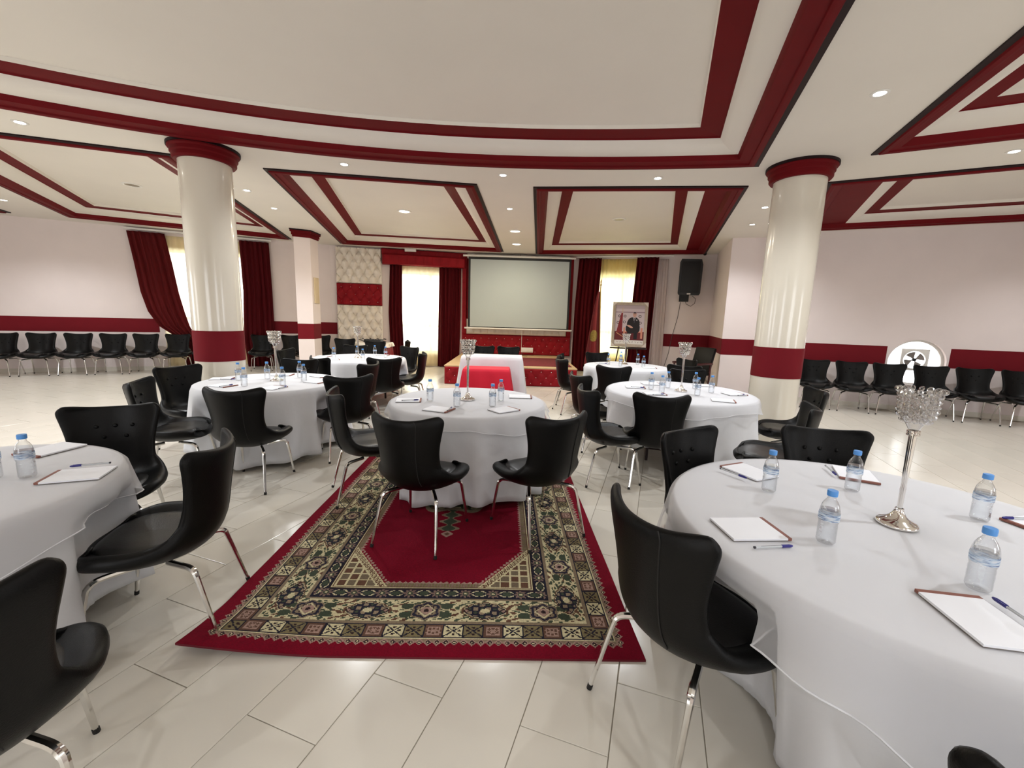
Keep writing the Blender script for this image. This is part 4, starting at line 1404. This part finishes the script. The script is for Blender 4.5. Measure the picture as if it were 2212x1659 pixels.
CHAIR_OWN = {
    ('T4', 0): 'black tub chair on the red rug field facing the middle table squarely',
    ('T4', 1): 'black tub chair on the rug turned inwards, one leg on the dark star band',
    ('T4', 2): 'black tub chair on the rug border facing sideways to the middle table',
    ('T2', 0): 'black tub chair facing sideways at the left column table, seat top fully in view',
    ('T2', 1): 'black tub chair squeezed between the left column and its round table',
    ('T2', 2): 'black tub chair with its back to the open tiles before the left column table',
    ('T2', 3): 'black tub chair between the left column table and the rug table, facing away',
    ('T2', 4): 'black tub chair between the left column table and the tufted wall table',
    ('T2', 5): 'black tub chair with its front showing behind the left column table bottles',
    ('T3', 0): 'black tub chair right behind another chair of the left column table',
    ('T3', 1): 'black tub chair at the tufted wall table, on the square pillar side',
    ('T3', 2): 'black tub chair at the tufted wall table with its back to the rug',
    ('T3', 3): 'black tub chair at the tufted wall table seen edge on before the stage',
    ('T3', 4): 'black tub chair at the tufted wall table on the bright window side',
    ('T3', 5): 'black tub chair facing out behind the tufted wall table bottles',
    ('T3', 6): 'black tub chair standing free beside the narrow curtain of the bright window',
    ('T5', 0): 'black tub chair facing the right column table from the rug side, seat in view',
    ('T5', 1): 'black tub chair at the right column table behind another chair, beside the rug',
    ('T5', 2): 'black tub chair with its back to the large overlay table, before the right column table',
    ('T5', 4): 'black tub chair facing the right column table, behind the overlay table chair',
    ('T5', 5): 'black tub chair with button front behind the right column table candle holder',
    ('T6', 0): 'black tub chair with its back turned, at the portrait table',
    ('T6', 1): 'black tub chair at the portrait table nearest the red tufted stage front',
    ('T6', 2): 'black tub chair at the portrait table beside the flag curtain',
    ('T6', 3): 'black tub chair at the portrait table directly below the easel',
    ('T6', 4): 'black tub chair at the portrait table on the loudspeaker wall side',
    ('T6', 5): 'black tub chair standing between the portrait table and the right column table',
    ('WR', 2): 'black tub chair against the right wall, left under the round fan window',
    ('WR', 3): 'black tub chair against the right wall directly under the fan blades',
    ('T1', 0): 'black tub chair with its back turned at the drooping cloth corner',
    ('T1', 2): 'black tub chair behind the bottle table, its wide front showing',
    ('T7', 3): 'black tub chair of which only a rounded back corner shows, overlay table',
    ('T7', 0): 'black tub chair beside the rug corner, pushed under the organza overlay edge',
    ('T7', 1): 'black tub chair with button front showing, beside the pad with pen by the overlay ruffle',
    ('T7', 2): 'black tub chair with button front showing behind the two far bottles of the large table',
    ('T5', 3): 'black tub chair with backrest turned to the right column foot',
    ('T1', 1): 'black tub chair between the drooping cloth corner and the rug',
    ('W3', 0): 'black tub chair directly below the cream tufted panel',
    ('W3', 1): 'black tub chair directly in front of the equipment table',
    ('WL', 7): 'black tub chair by the wall half hidden by the straight dark red curtain',
    ('WL', 8): 'black tub chair by the wall beside the square pillar',
    ('WL', 9): 'black tub chair tucked behind the square pillar',
}
first = make_chair()
cnt = {}
for i, (key, x, y, z, h) in enumerate(CHAIRS):
    o = first if i == 0 else copy_tree(first)
    o.location = (x, y, z + .0008 + (.012 if key == 'T4' else 0))
    o.rotation_euler = (0, 0, -math.radians(h))
    k = cnt.get(key, 0); cnt[key] = k + 1
    tag(o, CHAIR_OWN.get((key, k), CHAIR_LABEL[key]), 'chair', CHAIR_GROUP[key])

# ------------------------------------------------------------------ round tables with cloths
TOP = .765
TLAB = {'T1': ('round banquet table under the cloth with the drooping corner', 'white cloth trailing on the tiles at one corner, round table beside the chairs'),
        'T2': ('round banquet table standing in front of the left column', 'white cloth on the round table in front of the left column'),
        'T3': ('round banquet table nearest the tufted wall panels', 'rumpled white cloth on the round table nearest the tufted wall panels'),
        'T4': ('round banquet table standing on the rug', 'white damask cloth on the round table standing on the rug'),
        'T5': ('round banquet table standing in front of the right column', 'white cloth on the round table in front of the right column'),
        'T6': ('round banquet table nearest the framed portrait', 'white cloth on the round table nearest the framed portrait'),
        'T7': ('large round banquet table with organza overlay', 'white cloth with deep folds under the organza overlay of the large table')}
def cloth_mesh(R, seed, z_top, z_bot, flare, folds, amp, nt=160, t0=0.0, scallop=.0, skew=None):
    rnd = random.Random(seed)
    ph = [rnd.random() * 6.28 for _ in range(6)]
    rings = []
    prof = [(0.02, 0), (.35, 0), (.7, 0), (.92, 0), (.985, -.0005)]
    pts = []
    nd = 14
    for k in range(nt):
        a = 2 * PI * k / nt
        row = []
        for r, dz in prof:
            row.append((R * r * math.cos(a), R * r * math.sin(a), z_top + dz))
        fold = math.sin(folds * a + ph[0] + .7 * math.sin(2 * a + ph[1])) + .5 * math.sin(folds * 1.7 * a // 1 * 0 + (folds + 5) * a + ph[2])
        zb = z_bot + scallop * math.sin(3 * a + ph[3]) + (skew(a) if skew else 0)
        for j in range(nd + 1):
            t = j / nd
            tt = t ** 1.15
            if j == 0: rr, z = R * 1.0, z_top - .006
            else:
                rr = R + .012 + flare * t + amp * fold * tt
                z = z_top - .006 - (z_top - .006 - zb) * t
            row.append((rr * math.cos(a), rr * math.sin(a), z))
        pts.append(row)
    return MB().grid(pts, closed_u=True)
def tuck(mb, tx, ty, tz, g=1.0):
    """cloth gives way where a chair seat is pushed under the table"""
    near = [(c[1] - tx, c[2] - ty, math.radians(c[4])) for c in CHAIRS if math.hypot(c[1] - tx, c[2] - ty) < 1.5]
    for k, (vx, vy, vz) in enumerate(mb.v):
        z = vz + tz
        w = min(1, max(0, (.70 - z) / .16))
        if w <= 0: continue
        w = w * w * (3 - 2 * w)
        r0 = r = math.hypot(vx, vy)
        ux, uy = vx / r, vy / r
        for cx, cy, h in near:
            for s_ in range(60):
                px, py = ux * r - cx, uy * r - cy
                lx = px * math.cos(h) - py * math.sin(h); ly = px * math.sin(h) + py * math.cos(h)
                if (lx / (.315 * g)) ** 2 + (ly / (.335 * g)) ** 2 < 1 and r > .2: r -= .012
                else: break
        r = r0 + (r - r0) * w
        mb.v[k] = (ux * r, uy * r, vz)
tops = {}
for i, (key, (x, y, R)) in enumerate(TABLES.items()):
    z0 = .012 if key == 'T4' else 0.0
    e = empty('round_table', (x, y, z0)); tag(e, TLAB[key][0], 'table', 'round banquet tables')
    r = R - .012
    MB().lathe([(0, TOP - .035), (r, TOP - .035), (r, TOP - .010), (r - .008, TOP - .006), (0, TOP - .006)], 48).build('tabletop', M['ply'], e, angle=50)
    for a in (.5, .5 + PI / 2, .5 + PI, .5 + 3 * PI / 2):
        p = .55 * R
        MB().box(-.014, -.014, .0, .014, .014, TOP - .036).build('leg', M['darkmetal'], e, smooth=False).location = (p * math.cos(a), p * math.sin(a), 0)
    for a in (.5, .5 + PI):
        c, s_ = .55 * R * math.cos(a), .55 * R * math.sin(a)
        c2, s2 = .55 * R * math.cos(a + PI / 2), .55 * R * math.sin(a + PI / 2)
        MB().tube([(c, s_, .14), (c2, s2, .14)], .011, 6).build('stretcher', M['darkmetal'], e)
    skew = None
    flr = {'T1': .05, 'T2': .08, 'T3': .08, 'T4': .02, 'T5': .05, 'T6': .08, 'T7': -.05}[key]
    zb = {'T1': .10, 'T2': .06, 'T3': .16, 'T4': .035, 'T5': .17, 'T6': .10, 'T7': .02}[key]
    if key == 'T5': skew = lambda a: .10 * max(0, math.cos(a - 3.6)) - .12 * max(0, math.cos(a + .6))
    if key == 'T1': skew = lambda a: -.09 * max(0, math.cos(a + .75)) ** 2
    if key == 'T3': skew = lambda a: .16 * max(0, math.cos(a + .3)) ** 2
    mb = cloth_mesh(R, 10 + i, TOP, zb, flr, {'T7': 11, 'T1': 9, 'T3': 8}.get(key, 15), {'T7': .07}.get(key, .036), 176, scallop=.03, skew=skew)
    tuck(mb, x, y, z0)
    o = mb.build('tablecloth', M['cloth'], angle=180); o.location = (x, y, z0 + .001)
    md = o.modifiers.new('thickness', 'SOLIDIFY'); md.thickness = .002; md.offset = -1
    tag(o, TLAB[key][1], 'tablecloth', 'white tablecloths on round tables')
    tops[key] = z0 + .001 + TOP
    if key in ('T7', 'T4', 'T5', 'T1'):
        # thin organza square laid over the cloth; its hem hangs deepest between the corners
        drop = {'T7': .27, 'T4': .13, 'T5': .12, 'T1': .17}[key]
        ang = {'T7': 2.9, 'T4': .8, 'T5': 1.2, 'T1': -.6}[key]
        sk = lambda a, drop=drop, ang=ang: -drop * .55 * (.5 + .5 * math.cos(4 * (a - ang)))
        mb = cloth_mesh(R + .004, 40 + i, TOP, TOP - drop * .72, .035 if key != 'T7' else .06, 19, .012, 176, skew=sk)
        tuck(mb, x, y, z0, .95)
        hem = [Vector(mb.v[k * 20 + 19]) for k in range(176)]
        oe = empty('table_overlay', (x, y, z0 + .0035))
        tag(oe, {'T7': 'sheer white organza overlay hanging over the edge of the large table', 'T4': 'short organza overlay with a curved hem on the table on the rug',
                 'T5': 'short organza overlay on the table in front of the right column', 'T1': 'organza overlay on the table with the drooping cloth corner'}[key], 'tablecloth')
        mb.build('organza', M['lace'], oe, angle=180)
        MB().tube(hem + [hem[0]], .0035, 5).build('hem', M['cloth'], oe)
        tops[key] += .0035

# ------------------------------------------------------------------ things on the tables
M['label'] = mat('bottle_label_print', srgb(150, 186, 226), .4)
nt = M['label'].node_tree
tc = nt.nodes.new('ShaderNodeTexCoord'); mp = nt.nodes.new('ShaderNodeMapping'); mp.inputs['Scale'].default_value = (18, 18, 90)
nz = nt.nodes.new('ShaderNodeTexNoise'); nz.inputs['Scale'].default_value = 2.2; nz.inputs['Detail'].default_value = 3
rp = nt.nodes.new('ShaderNodeValToRGB')
rp.color_ramp.elements[0].position = .36; rp.color_ramp.elements[0].color = srgb(40, 78, 140)
rp.color_ramp.elements[1].position = .50; rp.color_ramp.elements[1].color = srgb(178, 206, 236)
el = rp.color_ramp.elements.new(.64); el.color = srgb(232, 238, 246)
nt.links.new(tc.outputs['Object'], mp.inputs['Vector']); nt.links.new(mp.outputs['Vector'], nz.inputs['Vector'])
nt.links.new(nz.outputs['Fac'], rp.inputs['Fac']); nt.links.new(rp.outputs['Color'], nt.nodes['Principled BSDF'].inputs['Base Color'])
b_ = nt.nodes['Principled BSDF']; b_.inputs['Alpha'].default_value = .62

def make_bottle():
    e = empty('water_bottle')
    body = [(0, .004), (.020, .0), (.026, .002), (.0305, .010), (.0305, .028), (.0292, .033), (.0305, .038), (.0305, .052), (.0292, .057), (.0305, .062), (.0305, .070),
            (.0285, .076), (.031, .084), (.032, .088), (.032, .118), (.031, .124), (.030, .132), (.027, .145), (.021, .158), (.0145, .168), (.0128, .174), (.0128, .184)]
    MB().lathe(body, 24).build('body', M['bottle'], e, angle=50)
    MB().lathe([(.0323, .090), (.0326, .091), (.0326, .116), (.0323, .117)], 24).build('label', M['label'], e, angle=50)
    MB().lathe([(.0285, .006), (.0285, .128), (.0, .128)], 20).build('water', M['bottle'], e, angle=50)
    MB().lathe([(.0128, .180), (.0162, .180), (.0166, .183), (.0166, .197), (.0155, .200), (0, .200)], 20).build('cap', M['cap'], e, angle=50)
    return e
BLAB = {'T1': 'small clear water bottle on the table with the drooping cloth corner', 'T2': 'small clear water bottle on the table in front of the left column',
        'T3': 'small clear water bottle on the table nearest the tufted wall panels', 'T4': 'small clear water bottle on the table standing on the rug',
        'T5': 'small clear water bottle on the table in front of the right column', 'T6': 'small clear water bottle on the table nearest the framed portrait',
        'T7': 'small clear water bottle with blue cap on the large table'}
BOWN = {('T7', 0): 'water bottle with blue cap beside the notepad at the overlay ruffle', ('T7', 1): 'water bottle with blue cap standing before the pad with a brown strip end',
        ('T7', 2): 'water bottle with blue cap between the nearest left notepad and the silver candle holder',
        ('T7', 3): 'water bottle with blue cap behind another bottle, right of the silver candle holder', ('T7', 4): 'water bottle with blue cap above the big notepad with brown strip'}
fb = make_bottle(); cnt = {}
for i, (key, x, y) in enumerate(BOTTLES):
    o = fb if i == 0 else copy_tree(fb)
    o.location = (x, y, tops[key] + .0005); o.rotation_euler = (0, 0, i * 1.7)
    k = cnt.get(key, 0); cnt[key] = k + 1
    tag(o, BOWN.get((key, k), BLAB[key]), 'bottle', 'water bottles on the round tables, ' + key.lower().replace('t', 'table '))

bead_me = MB().lathe([(0, -.0115), (.006, -.0095), (.0105, -.004), (.0105, .004), (.006, .0095), (0, .0115)], 8).mesh('crystal_bead', M['bead'], angle=20)
def make_candle(split):
    e = empty('candle_holder')
    MB().lathe([(0, 0), (.066, 0), (.068, .005), (.066, .012), (.058, .017), (.042, .024), (.028, .036), (.019, .052), (.0145, .066), (.0145, .070), (.011, .071)], 32).build('base', M['silver'], e, angle=50)
    MB().lathe([(.0085, .070), (.0090, .12), (.0105, .25), (.0125, .372)], 16).build('stem', M['silver'], e)
    MB().lathe([(.012, .370), (.021, .372), (.021, .379), (.017, .381), (.021, .384), (.021, .391), (.013, .393)], 20).build('collar', M['silver'], e, angle=50)
    MB().lathe([(.016, .392), (.022, .405), (.030, .420), (.034, .430)], 24).build('glass_neck', M['bead'], e)
    MB().lathe([(.034, .425), (.046, .440), (.050, .470), (.050, .520), (.053, .545)], 24).build('glass_cup', M['bead'], e)
    rows = [(.434, .040, 13), (.452, .049, 15), (.472, .053, 16), (.492, .054, 16), (.512, .055, 16), (.532, .058, 16), (.550, .066, 16)]
    mb = MB()
    for r_, (z, r, n_) in enumerate(rows):
        for k in range(n_):
            a = 2 * PI * (k + .5 * (r_ % 2)) / n_
            loc = (r * math.cos(a), r * math.sin(a), z); rot = (.5, .9 if r_ == 6 else .25, a)
            if split: obj_of('crystal_bead', bead_me, e, loc, rot, (1, .75, 1.1))
            else:
                Mx = Matrix.Translation(loc) @ (Matrix.Rotation(a, 4, 'Z') @ Matrix.Rotation(.25, 4, 'Y'))
                mb.add([Mx @ Vector(v.co) for v in bead_me.vertices], [tuple(p.vertices) for p in bead_me.polygons])
    if not split:
        tag(mb.build('crystal_beads', M['beadsilver'], e, angle=20), kind='stuff')
    return e
CLAB = {'T2': 'silver candle holder with crystal cup on the table in front of the left column', 'T3': 'silver candle holder with crystal cup on the table nearest the tufted panels',
        'T4': 'silver candle holder with crystal cup on the table standing on the rug', 'T5': 'silver candle holder with crystal cup on the table in front of the right column',
        'T6': 'silver candle holder with crystal cup on the table nearest the portrait', 'T7': 'tall silver candle holder with beaded crystal cup on the large table'}
fc = None
for key, x, y in CANDLES:
    if key == 'T7': o = make_candle(True)
    elif fc is None: o = fc = make_candle(False)
    else: o = copy_tree(fc)
    o.location = (x, y, tops[key] + .0005)
    tag(o, CLAB[key], 'candle holder', 'silver candle holders')

def make_pad():
    e = empty('notepad')
    MB().rbox(-.110, -.083, 0, .110, .083, .0022, .0006).build('card_backing', M['padback'], e, smooth=False)
    MB().rbox(-.110, -.083, .0022, .108, .083, .0095, .0006).build('sheets', M['paper'], e, smooth=False)
    MB().rbox(.097, -.0835, .0003, .1115, .0835, .0102, .0008).build('binding_strip', M['tape'], e, smooth=False)
    return e
PLAB = {k: v.replace('small clear water bottle', 'white notepad with brown binding strip') for k, v in BLAB.items()}
PLAB['T7'] = 'white notepad with brown binding strip on the large table'
POWN = {('T7', 0): 'white notepad with brown strip beside a pen, near the tub chair by the rug corner', ('T7', 1): 'white notepad beside a pen at the overlay ruffle, half behind a bottle',
        ('T7', 2): 'white notepad with brown strip behind the far bottle of the large table', ('T7', 3): 'big white notepad with brown strip below the nearest bottle, pen on top',
        ('T7', 4): 'white notepad with brown strip right of the candle holder at the frame edge', ('T1', 0): 'white notepad with a pen across it at the table edge',
        ('T1', 1): 'white notepad lying flat behind the bottle, no pen'}
fp = make_pad(); cnt = {}
padpos = []
for i, (key, x, y, a, s_) in enumerate(PADS):
    o = fp if i == 0 else copy_tree(fp)
    tx, ty, R = TABLES[key]
    d = math.hypot(x - tx, y - ty)
    if d > R - .125:
        x, y = tx + (x - tx) * (R - .125) / d, ty + (y - ty) * (R - .125) / d
    o.location = (x, y, tops[key] + .0006); o.rotation_euler = (0, 0, math.radians(a))
    k = cnt.get(key, 0); cnt[key] = k + 1
    padpos.append((x, y, math.radians(a)))
    tag(o, POWN.get((key, k), PLAB[key]), 'notepad', 'notepads on the round tables, ' + key.lower().replace('t', 'table '))

def make_pen():
    e = empty('ballpoint_pen')
    mb = MB().tube([(-.072, 0, .005), (.035, 0, .005)], .0042, 8); mb.build('barrel', M['penclear'], e)
    MB().tube([(.030, 0, .005), (.064, 0, .005), (.072, 0, .005)], [.0055, .0055, .0030], 8).build('cap', M['penblue'], e)
    MB().box(.030, -.0012, .0095, .060, .0012, .0112).build('clip', M['penblue'], e, smooth=False)
    MB().tube([(-.077, 0, .005), (-.071, 0, .005)], .0046, 8).build('end_plug', M['ink'], e)
    MB().tube([(-.050, 0, .0078), (.030, 0, .0078)], .0016, 5).build('ink_tube', M['ink'], e)
    return e
NLAB = {k: v.replace('small clear water bottle', 'blue ballpoint pen') for k, v in BLAB.items()}
NOWN = {('T7', 0): 'blue capped ballpoint pen lying in front of the notepad by the tub chair', ('T7', 1): 'blue capped ballpoint pen along the pad at the overlay ruffle',
        ('T7', 2): 'blue capped ballpoint pen beside the far bottle of the large table', ('T7', 3): 'blue capped ballpoint pen lying on the big notepad',
        ('T7', 4): 'blue capped ballpoint pen on the notepad right of the candle holder', ('T1', 0): 'blue capped ballpoint pen lying across the notepad'}
fn_ = make_pen(); cnt = {}
for i, (key, x, y, a) in enumerate(PENS):
    o = fn_ if i == 0 else copy_tree(fn_)
    on = any(abs((x - px) * math.cos(-pa) - (y - py) * math.sin(-pa)) < .19 and abs((x - px) * math.sin(-pa) + (y - py) * math.cos(-pa)) < .16 for px, py, pa in padpos)
    k = cnt.get(key, 0); cnt[key] = k + 1
    if (key, k) == ('T7', 0): on = False
    tx, ty, R = TABLES[key]
    d = math.hypot(x - tx, y - ty)
    if d > R - .09: x, y = tx + (x - tx) * (R - .09) / d, ty + (y - ty) * (R - .09) / d
    o.location = (x, y, tops[key] + (.0112 if on else .0008)); o.rotation_euler = (0, 0, math.radians(a))
    tag(o, NOWN.get((key, k), NLAB[key if key != 'T7' else 'T7']), 'pen', 'ballpoint pens on the round tables, ' + key.lower().replace('t', 'table '))

# ------------------------------------------------------------------ tables before the stage
def box_cloth(w, dpt, h, drop, seed, flare=.05):
    """cloth over a rectangular table"""
    rnd = random.Random(seed)
    per = []
    nseg = 40
    for k in range(4):
        for i in range(nseg):
            t = i / nseg * 2 - 1
            per.append([(t, -1), (1, t), (-t, 1), (-1, -t)][k])
    rows = []
    ph = rnd.random() * 6
    for k, (u, v) in enumerate(per):
        row = []
        for f in (.0, .5, .97): row.append((u * w / 2 * f, v * dpt / 2 * f, h))
        row.append((u * w / 2, v * dpt / 2, h - .004))
        corner = max(0, (abs(u) * abs(v) - .6) / .4)
        for j in range(1, 11):
            t = j / 10
            wv = .018 * t * math.sin(k * .42 + ph) + .05 * corner * t
            n_ = Vector((u if abs(u) >= abs(v) - 1e-6 else 0, v if abs(v) >= abs(u) - 1e-6 else 0)).normalized()
            row.append((u * w / 2 + n_.x * (.01 + flare * t + wv), v * dpt / 2 + n_.y * (.01 + flare * t + wv), h - .004 - (drop) * t))
        rows.append(row)
    return MB().grid(rows, closed_u=True)
def rect_table(name, cx, cy, w, dpt, h, label):
    e = empty(name, (cx, cy, .0135 if name == 'low_table' else 0)); tag(e, label, 'table')
    MB().rbox(-w/2 + .015, -dpt/2 + .015, h - .035, w/2 - .015, dpt/2 - .015, h - .006, .004).build('tabletop', M['ply'], e)
    for sx in (-1, 1):
        for sy in (-1, 1):
            MB().box(-.02, -.02, 0, .02, .02, h - .036).build('leg', M['darkmetal'], e, smooth=False).location = (sx * (w/2 - .06), sy * (dpt/2 - .06), 0)
rect_table('rectangular_table', -.42, 8.66, 1.22, .60, .765, 'rectangular table under a white cloth in front of the stage')
o = box_cloth(1.22, .60, .766, .72, 5).build('tablecloth', M['cloth'], angle=60); o.location = (-.42, 8.66, .001)
tag(o, 'white cloth on the rectangular table in front of the stage', 'tablecloth')
rect_table('low_table', -.49, 7.98, .86, .50, .575, 'low rectangular table under a scarlet cloth')
o = box_cloth(.86, .50, .576, .53, 8, .05).build('tablecloth', M['redcloth'], angle=60); o.location = (-.49, 7.98, .0145)
tag(o, 'scarlet red cloth on the low table before the white one', 'tablecloth')

# equipment table by the tufted wall
rect_table('equipment_table', -3.72, 11.05, .95, .55, .80, 'table carrying a tangle of audio gear by the tufted wall')
o = box_cloth(.95, .55, .801, .10, 12, .01).build('tablecloth', M['whitevinyl'], angle=60); o.location = (-3.72, 11.05, .001)
tag(o, 'beige cover on the equipment table', 'tablecloth')
o = box_cloth(.93, .53, .70, .64, 13, .03).build('table_skirt', M['redvelvet'], angle=60); o.location = (-3.72, 11.05, .001)
tag(o, 'dark red skirt under the beige cover of the equipment table', 'tablecloth')
e = empty('audio_mixer', (-3.66, 11.0, .8025)); tag(e, 'black audio box with loose cables on the equipment table', 'mixer')
MB().rbox(-.22, -.12, 0, .22, .12, .085, .012).build('case', M['blackplastic'], e)
for k in range(6): MB().lathe([(0, .1), (.012, .1), (.014, .085), (0, .085)], 8, c=(-.17 + .066 * k, -.02)).build('knob', M['chrome'], e)
rnd = random.Random(4)
for k in range(4):
    pts = [(-.36 + .2 * k + .1 * rnd.random(), -.1 + .2 * rnd.random(), .01 + .09 * (j % 2) * rnd.random() + .0) for j in range(1)]
    x0 = -.38 + .19 * k
    pts = [(x0 + .06 * math.cos(j * 1.1) * (1 + .2 * k), .16 + .05 * math.sin(j * 1.1), .012 + .012 * j) for j in range(8)]
    MB().tube(pts, .008, 6).build('cable', M['black'], e)

# old armchair pushed into the corner by the pilaster
e = empty('armchair', (4.02, 9.35, 0), math.radians(118)); tag(e, 'dark wooden armchair with padded arms in the corner by the pilaster', 'armchair')
M['oldred'] = mat('dark_red_brown_wood', srgb(62, 16, 16), .4, var=.2, vscale=8)
MB().rbox(-.27, -.26, .40, .27, .27, .48, .03).build('seat', M['leather'], e)
mb = MB(); mb.rbox(-.25, -.04, 0, .25, .04, .56, .03)
bk = mb.build('backrest', M['leather'], e); bk.location = (0, -.27, .47); bk.rotation_euler = (math.radians(16), 0, 0)
for sx in (-1, 1):
    MB().tube([(sx * .27, .26, 0), (sx * .27, .26, .64)], .022, 8).build('leg', M['oldred'], e)
    MB().tube([(sx * .27, -.24, 0), (sx * .27, -.26, .66)], .022, 8).build('leg', M['oldred'], e)
    MB().rbox(sx * .27 - .035, -.30, .645, sx * .27 + .035, .30, .685, .012).build('armrest', M['oldred'], e)
    MB().tube([(sx * .27, -.24, .2), (sx * .27, .26, .2)], .014, 6).build('stretcher', M['oldred'], e)

# ------------------------------------------------------------------ wording of labels: landmarks instead of sides
WORDS = [('left column', 'curtain-side column'), ('right column', 'fan-side column'), ('against the left wall', 'along the wall with the tied curtain'),
         ('against the right wall', 'along the wall with the fan window'), ('left wall window', 'tied-curtain window'), ('left window', 'tied-curtain window'),
         (', left under the round fan window', ', beneath the fan window rim'), ('nearest left notepad', 'notepad'),
         ('the two far bottles', 'two bottles'), ('far bottle', 'bottle'), (', right of the silver candle holder', ', beside the silver candle holder'),
         ('right of the candle holder at the frame edge', 'on the farther side of the candle holder'), ('right of the candle holder', 'beyond the candle holder'),
         ('below the nearest bottle, pen on top', 'with a pen lying on top'), ('in the row standing along', 'in the row along')]
for o in bpy.data.objects:
    if o.parent is None and 'label' in o.keys():
        t = o['label']
        for a, b in WORDS: t = t.replace(a, b)
        o['label'] = t
